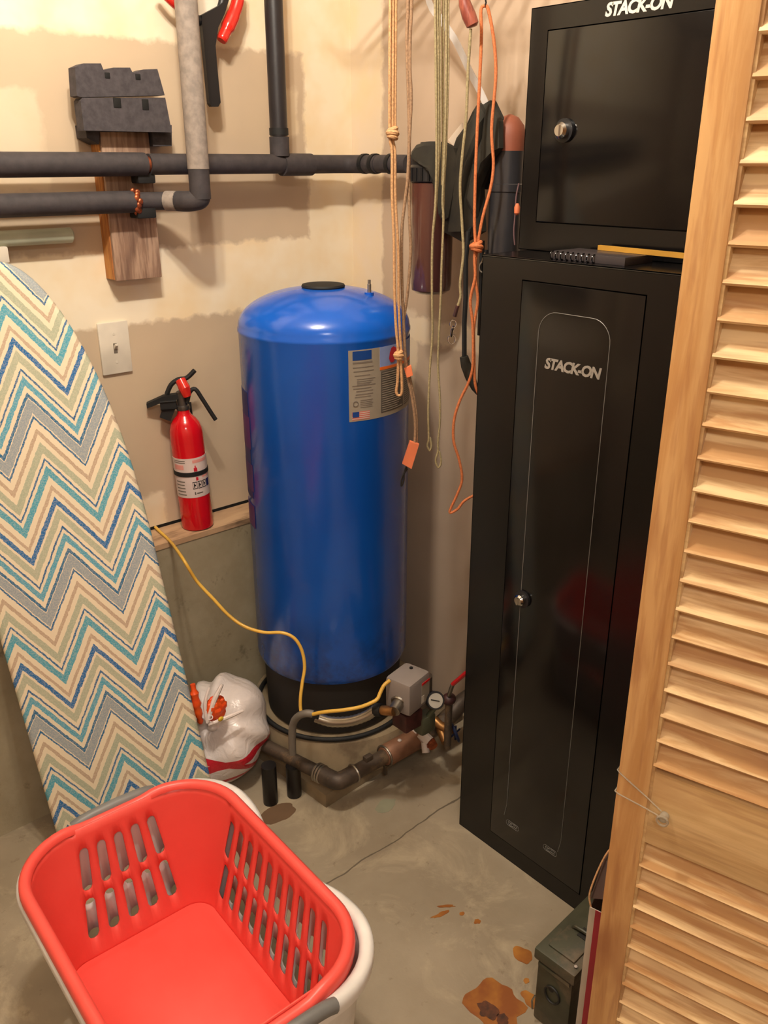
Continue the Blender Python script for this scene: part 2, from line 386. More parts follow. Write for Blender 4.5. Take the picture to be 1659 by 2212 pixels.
# ceiling light fixture that carries the two bulbs (above the frame)
fx = thing('ceiling_light', 'white two-bulb ceiling light above the storage corner', 'ceiling light', (-1.10, -.98, 2.60))
MB().cyl((-1.10, -.98, 2.5995), (-1.10, -.98, 2.58), .11, 32).build('canopy', M['white_plastic'], fx)
for bl in BULBS:
    s = MB().cyl((bl.x, bl.y, 2.585), (bl.x, bl.y, 2.54), .02, 16).build('socket', M['white_plastic'], fx)
    bb = MB().lathe([(.012, .062), (.014, .05), (.029, .02), (.031, .0), (.022, -.022), (.004, -.031)], (bl.x, bl.y, 2.478), 18).build('bulb', M['bulb'], fx)
    bb.visible_shadow = True
    # the point lamp sits below the bulb
for o in list(scn.objects):
    if o.name.startswith('bulb_light'): o.location.z = 2.405
# ================================================================= blue pressure tank
tc = V((-.362, -.326, 0)); TR = .206
tk = thing('pressure_tank', 'tall blue steel well pressure tank with domed top standing in the corner', 'tank', (tc.x, tc.y, .04))
blue, nt, b = newmat('tank_blue'); b.inputs['Roughness'].default_value = .2; b.inputs['Coat Weight'].default_value = .15; b.inputs['Coat Roughness'].default_value = .1
vec = coords(nt); sp = nt.nodes.new('ShaderNodeSeparateXYZ'); nt.links.new(vec, sp.inputs[0])
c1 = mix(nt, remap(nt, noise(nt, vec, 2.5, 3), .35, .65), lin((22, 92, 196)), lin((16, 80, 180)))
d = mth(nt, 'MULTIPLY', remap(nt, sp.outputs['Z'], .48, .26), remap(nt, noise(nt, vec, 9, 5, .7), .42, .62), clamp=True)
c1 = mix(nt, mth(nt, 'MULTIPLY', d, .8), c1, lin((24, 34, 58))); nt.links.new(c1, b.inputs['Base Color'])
bump(nt, b, noise(nt, vec, 5, 2), .05, .01)
prof = [(.15, .292), (.185, .294), (.200, .303), (TR, .320), (TR, 1.180), (TR+.0022, 1.184), (TR+.0022, 1.190), (TR, 1.195)]
for i in range(1, 21):
    t = i/20*math.pi/2; prof.append((max(TR*math.cos(t)**.92, .003), 1.195+.088*math.sin(t)**1.0))
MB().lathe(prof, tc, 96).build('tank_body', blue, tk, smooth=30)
MB().lathe([(.180, .137), (.186, .142), (.190, .300), (.17, .301)], tc, 64).build('skirt', M['dark_skirt'], tk)
MB().ring((tc.x, tc.y, .142), .214, .0065, (0, 0, 1), 72, 10).build('base_ring', M['rubber'], tk)
MB().lathe([(.002, 1.279), (.050, 1.279), (.052, 1.284), (.050, 1.288), (.03, 1.290), (.002, 1.290)], tc, 40).build('top_cap', M['rubber'], tk)
def cylpatch(c, R, a0, a1, z0, z1, th=.0008, n=None):
    n = n or max(2, int((a1-a0)/4)); vs = []; fs = []
    for i in range(n+1):
        a = math.radians(a0+(a1-a0)*i/n)
        for rr in (R, R+th):
            for z in (z0, z1): vs.append((c.x+rr*math.cos(a), c.y+rr*math.sin(a), z))
    for i in range(n):
        o_ = i*4; p_ = o_+4; fs += [(o_+2, o_+3, p_+3, p_+2), (o_, p_, p_+1, o_+1), (o_+1, p_+1, p_+3, o_+3), (o_, o_+2, p_+2, p_)]
    e = n*4; fs += [(0, 1, 3, 2), (e, e+2, e+3, e+1)]
    return vs, fs
def tank_ang(px, py):
    # where the sight line meets the tank wall
    d_ = ray(px, py); ox, oy = CAM.x-tc.x, CAM.y-tc.y; A_ = d_.x**2+d_.y**2; B_ = 2*(ox*d_.x+oy*d_.y); C_ = ox*ox+oy*oy-TR*TR
    t_ = (-B_-math.sqrt(max(0, B_*B_-4*A_*C_)))/(2*A_); p_ = CAM+d_*t_
    return math.degrees(math.atan2(p_.y-tc.y, p_.x-tc.x)), p_.z
aL, zTL = tank_ang(752, 758); aL2, zBL = tank_ang(753, 912)
LW = 78.0                                             # label width in degrees
def um(u): return u*.70 if u < .41 else .287+(u-.41)*(.713/.59)
def LP(mb, u0, u1, v0, v1, th):                        # label coordinates 0..1
    u0, u1 = um(u0), um(u1)
    return mb.add(*cylpatch(tc, TR+.0002, aL+LW*u0, aL+LW*u1, zBL+(zTL-zBL)*v0, zBL+(zTL-zBL)*v1, th))
lb = LP(MB(), 0, 1, 0, 1, .0006).build('label', M['label_grey'], tk, smooth=30, label='grey printed label with a small flag')
LP(MB(), .41, 1, .72, 1, .0012).build('print', M['print_sky'], lb, smooth=30)
LP(MB(), .05, .29, .86, .985, .0012).build('print', M['print_blue'], lb, smooth=30)
LP(MB(), .04, .12, .06, .135, .0015).build('print', M['print_blue'], lb, smooth=30)
LP(MB(), .41, 1, .68, .722, .0014).build('print', M['print_orange'], lb, smooth=30)
fl_ = LP(MB(), .035, .26, .02, .135, .001)
fl_.build('print', M['print_pink'], lb, smooth=30)
st_ = MB()
for k in range(4): LP(st_, .125 if k > 1 else .035, .26, .031+.027*k, .041+.027*k, .0012)
st_.build('print', M['paper_white'], lb, smooth=30, kind='stuff')
LP(MB(), .42, .68, .06, .66, .001).build('print', M['print_dark'], lb, smooth=30)
LP(MB(), .70, .97, .06, .66, .001).build('print', M['print_dark'], lb, smooth=30)
t_ = MB(); rnd = random.Random(3)
for v in (.815,): LP(t_, .05, .30, v, v+.022, .0012)
for k, v in enumerate((.755, .70, .64, .50, .46, .42, .375, .34)):
    LP(t_, .04+rnd.uniform(0, .05), .26+rnd.uniform(0, .1), v, v+.012, .0012)
for v in (.60, .57, .545, .525): LP(t_, .10, .34-(.6-v), v-.01, v, .0012)
for v in (.29, .265, .24, .215, .19): LP(t_, .14, .34-rnd.uniform(0, .06), v, v+.01, .0012)
t_.build('print', M['print_mid'], lb, smooth=30, kind='stuff')
t_ = MB()
for cx0, cx1 in ((.43, .67), (.71, .96)):
    for k in range(18):
        v = .08+k*.032; LP(t_, cx0, cx1-rnd.uniform(0, .1), v, v+.010, .0015)
t_.build('print', M['label_grey'], lb, smooth=30, kind='stuff')
def lab3(u, v, off):
    a = math.radians(aL+LW*(u-.115)); z = zBL+(zTL-zBL)*v; return V((tc.x+(TR+off)*math.cos(a), tc.y+(TR+off)*math.sin(a), z))
bl_ = [(.52, .765), (.50, .82), (.51, .90), (.53, .965), (.56, .98), (.60, .945), (.635, .955), (.66, .92), (.70, .90), (.72, .87), (.69, .845), (.64, .85), (.61, .835), (.585, .81), (.575, .775), (.55, .755)]
mb = MB(); n = len(bl_); mb.add([lab3(u, v, .0024) for u, v in bl_]+[lab3(.59, .88, .0028)], [(i, (i+1) % n, n) for i in range(n)])
mb.build('print', M['print_red'], lb, smooth=60)
ci = MB().ring(lab3(.17, .255, .0012), .006, .0012, (lab3(.17, .255, 1)-lab3(.17, .255, 0)), 16, 5); ci.build('print', M['print_mid'], lb)
# purple and navy side label on the left flank
pa = [(tank_ang(531+(y-830)*.06, y)[0]) for y in (830,)][0]
sl = MB(); sl.add(*cylpatch(tc, TR+.0001, pa-22, pa+1.5, .78, 1.05, .0006)); s1 = sl.build('side_label', M['print_navy'], tk, smooth=30, label='dark blue and purple label at the left edge')
for z0, z1, a_ in ((.80, .87, 3.5), (.91, .99, 3.0), (.70, .76, 2.5)):
    q = MB(); q.add(*cylpatch(tc, TR+.0004, pa-20, pa+a_, z0, z1, .0008)); q.build('print', M['print_purple'], s1, smooth=30)
# air valve on the dome
vp_ = at(799, 662, math.hypot(-.335+1.646, -.42+2)); va = V((vp_.x, vp_.y, 1.238))
va = V((tc.x+.060, tc.y-.098, 1.262))
vv = MB().cyl(va, va+V((0, 0, .012)), .011, 16).build('valve_boss', blue, tk)
MB().tube([va+V((0, 0, .01)), va+V((0, 0, .030)), va+V((0, 0, .031)), va+V((0, 0, .040))], [.0045, .0045, .0035, .0035], 12).build('air_valve', M['steel'], tk, label='small threaded metal air valve')
# concrete plinth and pad
pd = thing('concrete_pad', 'low concrete pad with a round plinth under the blue tank', 'concrete pad', (-.3, -.33, 0))
MB().prism([(-.572, -.555, 0), (-.03, -.525, 0), (-.03, -.103, 0), (-.60, -.103, 0)], (0, 0, .04)).build('slab', M['concrete'], pd, smooth=0)
MB().lathe([(.262, .04), (.255, .11), (.246, .132), (.228, .135), (.01, .135)], V((tc.x+.03, tc.y+0.01, 0)), 64).build('plinth', M['concrete'], pd)

# ================================================================= tall black cabinet
CX = -.355
cb = thing('gun_cabinet', 'tall narrow black steel cabinet with a thin silver outline on its door', 'cabinet', (-.23, -1.05, 0))
y1, y2 = -.825, -1.276; zt = 1.392
dy1, dy2, dz1, dz2 = -.928, -1.192, .05, 1.352       # door opening
bx = MB()
bx.box((CX, y2, 0), (-.105, y2+.0015, zt)); bx.box((CX, y1-.0015, 0), (-.105, y1, zt)); bx.box((-.107, y2, 0), (-.105, y1, zt))
bx.box((CX, y2, zt-.0015), (-.105, y1, zt)); bx.box((CX, y2, 0), (-.105, y1, .0015))
bx.box((CX, y2, 0), (CX+.003, dy2-.002, zt)); bx.box((CX, dy1+.002, 0), (CX+.003, y1, zt))
bx.box((CX, dy2-.002, dz2+.002), (CX+.003, dy1+.002, zt)); bx.box((CX, dy2-.002, 0), (CX+.003, dy1+.002, dz1-.002))
bx.box((CX+.012, dy2-.01, dz1-.01), (CX+.014, dy1+.01, dz2+.01))
bx.build('cabinet_body', M['black_side'], cb, smooth=0)
MB().tube([(CX+.0025, y1, zt-.0025), (CX+.0025, y2, zt-.0025)], .003, 8).build('top_edge', M['black_side'], cb)
dr = MB().box((CX-.001, dy2, dz1), (CX+.006, dy1, dz2), bev=.0012).build('door', M['black_gloss'], cb)
# silver outline on the door
def cabp(px, py, off=.0016): p = on(px, py, 'x', CX-off); return p
pt = lambda y, z: V((CX-.0014, y, z))
yl, yr, ztop, rc = -.974, -1.132, 1.303, .04
path = [pt(yl+.006, .125)] + [pt(yl, .16), pt(yl, ztop-rc)] + [pt(yl-rc*(1-math.cos(a)), ztop-rc+rc*math.sin(a)) for a in [math.pi/2*k/8 for k in range(1, 9)]]
path += [pt(yr+rc*(1-math.cos(a)), ztop-rc+rc*math.sin(a)) for a in [math.pi/2*(8-k)/8 for k in range(0, 9)]] + [pt(yr, .16), pt(yr+.006, .125)]
yl = on(1130, 1293, 'x', CX).y
MB().tube(path, .00065, 5).build('outline', M['silver_line'], dr, label='thin silver line with a rounded top')
fn = None
for (px, py, sg) in ((1107, 1783, 1), (1188, 1837, -1)):
    c = on(px, py, 'x', CX-.0014)
    fn = MB()
    for k, (e, R) in enumerate(((.45, .019), (.38, .013), (.5, .007))):
        fn.tube([V((c.x, c.y+R*math.cos(a), c.z+R*e*math.sin(a)+.0015*math.sin(3*a+k))) for a in [2*math.pi*i/22 for i in range(22)]], .0005, 4, closed=True)
    fn.tube([V((c.x, c.y-.015+.0015*i, c.z+.004*math.sin(i*1.1))) for i in range(20)], .0004, 4)
    fn.build('ornament', M['silver_line'], dr, label='small engraved oval ornament at the foot of the door')
def front_m(c, tilt=0.0):                             # text frame on a plane x = const, read from -x
    return Matrix.Translation(V(c)) @ Matrix(((0, 0, -1, 0), (-1, 0, 0, 0), (0, 1, 0, 0), (0, 0, 0, 1)))
a_, b_ = on(1182, 790, 'x', CX), on(1293, 802, 'x', CX); zz = on(1238, 797, 'x', CX).z
mb = MB(); text(mb, 'STACK-ON', .0275, front_m((CX-.0016, (a_.y+b_.y)/2, zz)), extrude=.0003, bold=.0011, shear=.18, space=.86); mb.build('lettering', M['grey_text'], dr, smooth=0)
kp = on(1130, 1293, 'x', CX)
k1 = MB().cyl(kp, kp+V((-.006, 0, 0)), .019, 28).build('lock_rosette', M['black_matte'], dr)
kk = MB().tube([kp+V((-.005, 0, 0)), kp+V((-.014, 0, 0)), kp+V((-.018, 0, 0))], [.0125, .0125, .009], 24); kk.box(kp+V((-.021, -.002, -.008)), kp+V((-.017, .002, .008))); kk.build('lock', M['chrome'], dr, label='round chrome key lock')
# ================================================================= small black safe on top
SX = -.222
q = on(1148, 18, 'x', SX); qb = on(1122, 527, 'x', SX)
sy1 = q.y-.001; sy2 = sy1-.451; sz0 = zt; sz1 = q.z
sf = thing('pistol_safe', 'short black steel cabinet stacked on top of the tall black cabinet', 'cabinet', (-.12, (sy1+sy2)/2, sz0))
tl, bl2 = on(1185, 67, 'x', SX), on(1159, 478, 'x', SX)
ddy1, ddz2, ddz1 = (tl.y+bl2.y)/2, tl.z, bl2.z; ddy2 = sy2+.045
bx = MB()
bx.box((SX, sy2, sz0), (-.004, sy2+.0015, sz1)); bx.box((SX, sy1-.0015, sz0), (-.004, sy1, sz1)); bx.box((-.006, sy2, sz0), (-.004, sy1, sz1))
bx.box((SX, sy2, sz1-.0015), (-.004, sy1, sz1)); bx.box((SX, sy2, sz0), (-.004, sy1, sz0+.0015))
bx.box((SX, sy2, sz0), (SX+.003, ddy2-.002, sz1)); bx.box((SX, ddy1+.002, sz0), (SX+.003, sy1, sz1))
bx.box((SX, ddy2-.002, ddz2+.002), (SX+.003, ddy1+.002, sz1)); bx.box((SX, ddy2-.002, sz0), (SX+.003, ddy1+.002, ddz1-.002))
bx.box((SX+.012, ddy2-.01, ddz1-.01), (SX+.014, ddy1+.01, ddz2+.01))
bx.build('cabinet_body', M['black_side'], sf, smooth=0)
dr2 = MB().box((SX-.001, ddy2, ddz1), (SX+.006, ddy1, ddz2), bev=.0012).build('door', M['black_gloss'], sf)
a_, b_ = on(1323, 20, 'x', SX), on(1437, 8, 'x', SX); zz = on(1380, 13, 'x', SX).z
mb = MB(); text(mb, 'STACK-ON', .0285, front_m((SX-.0006, (a_.y+b_.y)/2, zz)), extrude=.0003, bold=.0011, shear=.18, space=.88); mb.build('lettering', M['cream_text'], sf, smooth=0)
kp = on(1221, 282, 'x', SX)
MB().cyl(kp, kp+V((-.006, 0, 0)), .021, 30).build('lock_rosette', M['black_matte'], dr2)
kk = MB().tube([kp+V((-.005, 0, 0)), kp+V((-.015, 0, 0)), kp+V((-.020, 0, 0))], [.0145, .0145, .010], 24); kk.box(kp+V((-.023, -.0022, -.009)), kp+V((-.019, .0022, .009))); kk.build('lock', M['chrome'], dr2, label='round chrome key lock')
# things on the cabinet top, in front of the safe
p1, p2 = on(1190, 528, 'z', zt), on(1290, 545, 'z', zt+.004)
nb = thing('comb_bound_booklet', 'black comb-bound booklet lying on the tall cabinet top', 'booklet', (-.29, (p1.y+p2.y)/2, zt))
p1, p2 = on(1190, 535, 'x', -.325), on(1352, 545, 'x', -.325)
MB().box((-.325, p2.y, zt), (-.24, p1.y, zt+.014), bev=.001).build('cover', mat('dark_cover', (60, 54, 56), .35), nb)
for k in range(9):
    yy = p1.y-(p1.y-p2.y)*(k+.5)/14
    MB().ring((-.326, yy, zt+.0075), .0068, .0013, (0, 1, 0), 14, 5).build('comb_ring', M['black_gloss'], nb)
p1, p2 = on(1294, 534, 'z', 1.411), on(1475, 552, 'z', 1.411)
MB().prism([V((p1.x-.004, p1.y, 1.4065)), V((p1.x+.004, p1.y, 1.4065)), V((p1.x+.004, p1.y, 1.415)), V((p1.x-.004, p1.y, 1.415))], (p2.x-p1.x, p2.y-p1.y-.02, 0)).build('yellow_stick', M['yellow_wood'], None, label='slim yellow stick lying across the tall cabinet top', category='stick')

# ================================================================= pipes on the back wall
PY = -.078
def pb(px, py, y=PY): return on(px, py, 'y', y)
wbk = thing('mounting_block', 'weathered upright wooden board screwed to the wall behind the pipes', 'wooden board', (-.67, -.02, 1.29))
a_, b_ = on(253, 608, 'y', -.05), on(352, 605, 'y', -.05); at_ = on(215+14, 285, 'y', -.05)
bxl, bxr = a_.x, b_.x; bz0 = a_.z; bz1 = on(300, 285, 'y', -.05).z
MB().box((bxl, -.048, bz0), (bxr, 0, bz1), bev=.003).build('plank', M['old_wood'], wbk, smooth=30)
MB().box((bxl-.003, -.040, bz0+.003), (bxl+.001, -.001, bz1-.003)).build('plank_edge', M['raw_wood'], wbk, smooth=0, label='orange toned side of the board')
# charcoal foam blocks above it
def foam(name, lab, pxs, y0_, dep, holes):
    poly = [on(x, y, 'y', y0_) for x, y in pxs]
    poly = [V((p.x, y0_, p.z)) for p in poly]
    f = thing(name, lab, 'foam block', (poly[0].x, y0_+dep, min(p.z for p in poly)), group=None)
    MB().prism(poly, (0, dep, 0)).build('foam_body', M['foam_block'], f, smooth=0)
    for (hx, hy, hw, hh) in holes:
        c = on(hx, hy, 'y', y0_); MB().box((c.x-hw, y0_-.0015, c.z-hh), (c.x+hw, y0_+.004, c.z+hh), bev=.002).build('notch', M['seam'], f)
foam('foam_block', 'charcoal foam block with three stepped humps, upper of the two on the board', [(162, 145), (180, 137), (218, 137), (224, 152), (245, 146), (281, 146), (287, 158), (310, 150), (340, 149), (356, 206), (175, 210), (166, 207)], -.085, .034, [(232, 163, .006, .006), (298, 166, .006, .006)])
foam('foam_block', 'charcoal foam block with two dark holes, lower of the two on the board', [(174, 218), (178, 211), (357, 211), (371, 284), (372, 286), (370, 286), (182, 282)], -.085, .034, [(253, 222, .009, .010), (314, 226, .008, .011)])
foam('foam_backing', 'charcoal foam pad wedged behind the two foam blocks', [(184, 270), (188, 298), (214, 312), (215, 285), (329, 285), (331, 316), (371, 316), (371, 270)], -.055, .053, [])
# hot / cold insulated lines
def pipe_thing(name, label, loc): return thing(name, label, 'pipe', loc)
up_ = pipe_thing('insulated_pipe', 'long dark insulated pipe running level along the wall into the corner', (-.6, PY, 1.53))
R1 = .0235
zU = pb(300, 355).z; xl = -1.9
x_t = pb(630, 355).x
MB().cyl((xl, PY, zU), (pb(312, 355).x, PY, zU), R1+.0012, 24).build('insulation_sleeve', M['foam_pipe'], up_)
MB().cyl((pb(320, 355).x, PY, zU), (x_t-.03, PY, zU), R1-.001, 24).build('insulation_sleeve', M['foam_pipe'], up_)
MB().cyl((pb(311, 355).x, PY, zU), (pb(322, 355).x, PY, zU), R1-.006, 16).build('copper_gap', M['copper'], up_, label='bit of bare brown copper between sleeves')
MB().box((pb(292, 355).x, PY-.008, zU-.040), (pb(330, 355).x, -.049, zU-.018), bev=.004).build('pipe_strap', M['rubber'], up_)
MB().cyl((x_t-.031, PY, zU-.002), (pb(668, 355).x+.005, PY, zU-.002), R1+.003, 24).build('insulation_tee', M['foam_pipe'], up_)
xc = -.075
path = smoothpath([(pb(672, 355).x, PY, zU-.001), (xc-.06, PY, zU-.001), (xc-.02, PY-.008, zU-.001), (xc, PY-.04, zU-.001), (xc, PY-.12, zU-.001)], 5)
MB().tube(path, R1-.001, 20).build('insulation_elbow', M['foam_pipe'], up_)
MB().tube([(xc, PY-.121, zU), (xc, PY-.235, zU)], R1-.002, 20).build('insulation_sleeve', M['foam_pipe'], up_)
for yy in (PY-.06, PY-.10, PY-.165): MB().cyl((xc, yy, zU), (xc, yy-.012, zU), R1+.0012, 20).build('tape_wrap', M['rubber'], up_)
MB().tube([(xc, PY-.235, zU-.012), (xc, -.385, zU-.012)], .010, 14).build('bare_pipe', M['pipe_dark'], up_)
# vertical black branch
vb = pb(603, 300); vt = pb(590, 0)
MB().tube([(vb.x, PY, zU+.018), (vb.x, PY, zU+.062)], R1+.001, 22).build('insulation_tee', M['foam_pipe'], up_)
br = pipe_thing('insulated_pipe', 'upright black insulated pipe rising from the level pipe left of the corner', (vb.x, PY, zU+.063))
MB().tube([(vb.x, PY, zU+.063), (vb.x, PY, 2.595)], R1-.0015, 22).build('insulation_sleeve', mat('black_insulation', (38, 35, 38), .42, bmp=.1, bs=120), br)
MB().tube([(vb.x, PY, zU+.066), (vb.x, PY, zU+.082)], R1+.0002, 22).build('tape_wrap', M['rubber'], br)
# lower line with the elbow out to the grey riser
lw = pipe_thing('insulated_pipe', 'lower dark insulated pipe with a grey taped joint ending in an elbow', (-.8, PY, 1.45))
zL = pb(150, 440).z; xe = pb(286, 440).x
MB().cyl((xl, PY, zL), (xe, PY, zL), R1, 24).build('insulation_sleeve', M['foam_pipe'], lw)
cp = MB()
for k in range(9):
    a = math.radians(-75+k*19); cp.sphere((xe+.006+.004*math.sin(k*2.1), PY-.0215*math.cos(a), zL+.0225*math.sin(a)), .0062, 8, 6, (1.1, .7, 1.3))
cp.build('copper_clamp', M['copper'], lw, label='bright copper coloured clamp')
MB().box((xe+.004, PY-.014, zL-.036), (xe+.05, -.049, zL-.012), bev=.004).build('pipe_strap', M['rubber'], lw)
GY = -.165                                            # grey riser stands further out
ge = on(434, 436, 'y', GY)
pA = V((xe+.012, PY, zL)); pB = V((pb(345, 430).x, PY-.004, zL)); pC = V((on(380, 430, 'y', -.115).x, -.105, zL)); pD = V((ge.x-.02, GY+.02, zL)); pE = V((ge.x, GY, zL+.012))
MB().tube(smoothpath([pA, pB, pC], 5), R1-.004, 20).build('elbow', M['foam_pipe'], lw)
MB().tube([pC-(pC-pB)*.55, pC+(pD-pC)*.35], R1-.0015, 20).build('tape_wrap', M['foam_grey'], lw, label='pale grey tape around the joint')
MB().tube(smoothpath([pC+(pD-pC)*.3, pD, V((ge.x-.004, GY+.003, zL+.004)), pE, V((ge.x, GY, zL+.03))], 5), R1-.0012, 22).build('elbow', M['foam_pipe'], lw)
gz = on(432, 365, 'y', GY).z
MB().tube([(ge.x, GY, zL+.005), (ge.x, GY, gz)], R1-.0002, 24).build('insulation_sleeve', M['foam_pipe'], lw)
gr = pipe_thing('insulated_pipe', 'light grey insulated riser standing out in front of the other pipes', (ge.x, GY, gz))
MB().tube([(ge.x, GY, gz), (ge.x, GY, 2.595)], R1+.0006, 28).build('insulation_sleeve', M['foam_grey'], gr)
# pale green tube on the wall, upper left
a_ = on(157, 508, 'y', -.03); zz = on(80, 512, 'y', -.03).z
gt = thing('wall_tube', 'pale green plastic tube fixed level on the wall above the ironing board', 'tube', (-1.1, -.03, zz))
MB().tube([(-1.6, -.028, zz), (a_.x-.004, -.028, zz), (a_.x, -.028, zz)], [.0165, .0165, .012], 18).build('tube', M['green_tube'], gt)
MB().box((-1.3, -.03, zz-.01), (-1.27, 0, zz+.01)).build('bracket', M['green_tube'], gt, smooth=0)
MB().box((-.9, -.02, zz-.01), (-.885, 0, zz+.01)).build('bracket', M['green_tube'], gt, smooth=0)
# switch plate
pl0, pl1 = on(207, 699, 'y', 0), on(284, 801, 'y', 0)
sp_ = thing('switch_plate', 'white plastic cover plate on the wall beside the ironing board', 'wall plate', ((pl0.x+pl1.x)/2, 0, (pl0.z+pl1.z)/2))
MB().box((pl0.x, -.007, pl1.z), (pl1.x+.001, -.0002, pl0.z), bev=.0028).build('plate', M['white_plastic'], sp_)
mx, mz = (pl0.x+pl1.x)/2, (pl0.z+pl1.z)/2
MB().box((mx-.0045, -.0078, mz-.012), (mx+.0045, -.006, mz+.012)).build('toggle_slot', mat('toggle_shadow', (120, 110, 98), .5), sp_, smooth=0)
MB().prism([(mx-.0035, -.007, mz-.004), (mx-.0035, -.007, mz+.006), (mx-.0035, -.016, mz+.012), (mx-.0035, -.017, mz+.007)], (.007, 0, 0)).build('toggle', M['white_plastic'], sp_)
for s_ in (-1, 1): MB().cyl((mx, -.0078, mz+s_*.034), (mx, -.006, mz+s_*.034), .0033, 12).build('screw', M['white_plastic'], sp_)

# ================================================================= red, black and white ring tool hanging at the top
HY = -.055
def hp(px, py): return on(px, py, 'y', HY)
ht = thing('ring_handled_tool', 'hanging black ring-ended tool with a glossy red grip and long black tail', 'tool', (-.43, HY, 1.68))
cR = hp(432, -18); Rr = (hp(478, -18)-hp(386, -18)).length/2
MB().ring(cR, Rr*1.06, .011, (0, 1, 0), 36, 10).build('ring', M['black_matte'], ht)
MB().cyl(cR+V((0, .006, 0)), cR+V((0, -.001, 0)), Rr*.98, 32).build('disc', M['white_plastic'], ht, label='white round disc')
tl_ = [hp(430, 34), hp(470, 12), hp(492, -10), hp(480, 30), hp(466, 60), hp(460, 100), hp(464, 150), hp(471, 222), hp(466, 231), hp(452, 231), hp(447, 224), hp(438, 130), hp(431, 60)]
MB().prism([p+V((0, -.012, 0)) for p in tl_], (0, .012, 0)).build('tail', M['black_matte'], ht, smooth=0, label='long flat black tail')
MB().tube(smoothpath([hp(515, -40), hp(514, 0), hp(503, 35), hp(489, 65), hp(478, 88)], 5), [.012]*5+[.015]*5+[.0165]*5+[.0135]*5+[.011], 14).build('grip', M['red_glossy'], ht, label='glossy red curved grip')
MB().tube(smoothpath([hp(340, -30), hp(358, -8), hp(372, 6), hp(382, 14)], 4), .008, 10).build('arm', M['red_glossy'], ht)
MB().cyl((cR.x, HY+.005, cR.z+Rr), (cR.x, 0, cR.z+Rr+.01), .004, 10).build('hook', M['steel'], ht)

# ================================================================= fire extinguisher
eb = V((-.601, -.056, .6466)); tilt = Matrix.Rotation(math.radians(1.6), 4, 'Y')
EM = Matrix.Translation(eb) @ Matrix.Rotation(math.radians(-2.2), 4, 'Y') @ Matrix.Rotation(math.radians(-30), 4, 'Z')
fe = thing('fire_extinguisher', 'small red fire extinguisher with black handle standing on the foundation ledge', 'fire extinguisher', eb, mtx=EM)
ER = .0425
MB().lathe([(.036, .0), (.0415, .004), (ER, .012), (ER, .262), (.041, .275), (.036, .290), (.028, .302), (.019, .311), (.0155, .318), (.0155, .330), (.010, .331)], (0, 0, 0), 40).build('cylinder', M['red_paint'], fe, local=True)
def ecyl(mb, a0, a1, z0, z1, th): return mb.add(*cylpatch(V((0, 0, 0)), ER, a0, a1, z0, z1, th))
l1 = ecyl(MB(), -170, 10, .168, .206, .0006).build('label', M['label_white'], fe, local=True, smooth=30)
l2 = ecyl(MB(), -170, 10, .098, .158, .0006).build('label', M['label_white'], fe, local=True, smooth=30)
e_ = MB(); ecyl(e_, -80, -20, .193, .201, .001); ecyl(e_, -150, -112, .176, .189, .001); ecyl(e_, -50, -20, .150, .155, .001); e_.build('print', mat('pink_print', (222, 150, 140), .5), l1, local=True, smooth=30, kind='stuff')
e_ = MB(); ecyl(e_, -78, -66, .170, .180, .0012); ecyl(e_, -74, -70, .180, .186, .0012); ecyl(e_, -74, -66, .145, .154, .0012); e_.build('print', M['print_red'], l1, local=True, smooth=30, kind='stuff')
e_ = MB(); rnd = random.Random(5)
for k in range(5): ecyl(e_, -150, -105-rnd.uniform(0, 12), .105+.009*k, .108+.009*k, .0009)
for k in range(2): ecyl(e_, -150, -105, .194+.005*k, .196+.005*k, .0009)
e_.build('print', M['print_mid'], l2, local=True, smooth=30, kind='stuff')
for k in range(4):                                   # row of dark pictogram boxes
    a0 = -88+18*k; e_ = MB(); ecyl(e_, a0, a0+1.5, .122, .142, .001); ecyl(e_, a0+14, a0+15.5, .122, .142, .001); ecyl(e_, a0, a0+15, .140, .142, .001); ecyl(e_, a0, a0+15, .122, .124, .001)
    ecyl(e_, a0+4, a0+7, .126, .138, .001); ecyl(e_, a0+4, a0+11, .130, .134, .001)
    if k > 2: ecyl(e_, a0+1, a0+14, .124, .140, .001)
    e_.build('pictogram', M['print_navy'] if k == 3 else M['seam'], l2, local=True, smooth=30)
e_ = MB(); ecyl(e_, -84, -80, .106, .114, .001); ecyl(e_, -76, -54, .108, .111, .001); e_.build('print', M['print_dark'], l2, local=True, smooth=30, kind='stuff')
MB().lathe([(ER+.0003, .156), (ER+.002, .157), (ER+.002, .168), (ER+.0003, .169)], (0, 0, 0), 40).build('strap', M['rubber'], fe, local=True)
MB().box((-.006, ER-.002, .02), (.02, ER+.0075, .33), bev=.002).build('bracket', M['rubber'], fe, local=True)
MB().lathe([(.0165, .326), (.0175, .330), (.0165, .336), (.013, .338), (.013, .372), (.010, .374)], (0, 0, 0), 24).build('valve_body', mat('valve_metal', (110, 104, 100), .35, .8), fe, local=True)
MB().box((-.018, -.013, .334), (-.052, .013, .352), bev=.003).build('valve_guard', M['rubber'], fe, local=True)
MB().prism([(-.060, -.010, .312), (-.035, -.010, .300), (-.020, -.010, .330), (-.018, -.010, .350), (-.045, -.010, .345)], (0, .02, 0)).build('nozzle', M['rubber'], fe, local=True)
MB().prism([(.012, -.010, .358), (.012, -.010, .370), (-.045, -.010, .366), (-.088, -.010, .350), (-.088, -.010, .338), (-.050, -.010, .350)], (0, .02, 0)).build('carry_handle', M['rubber'], fe, local=True)
MB().tube(smoothpath([(-.036, 0, .368), (-.022, 0, .392), (-.002, 0, .404), (.018, 0, .406), (.040, 0, .424)], 4), .006, 8).build('lever', M['rubber'], fe, local=True)
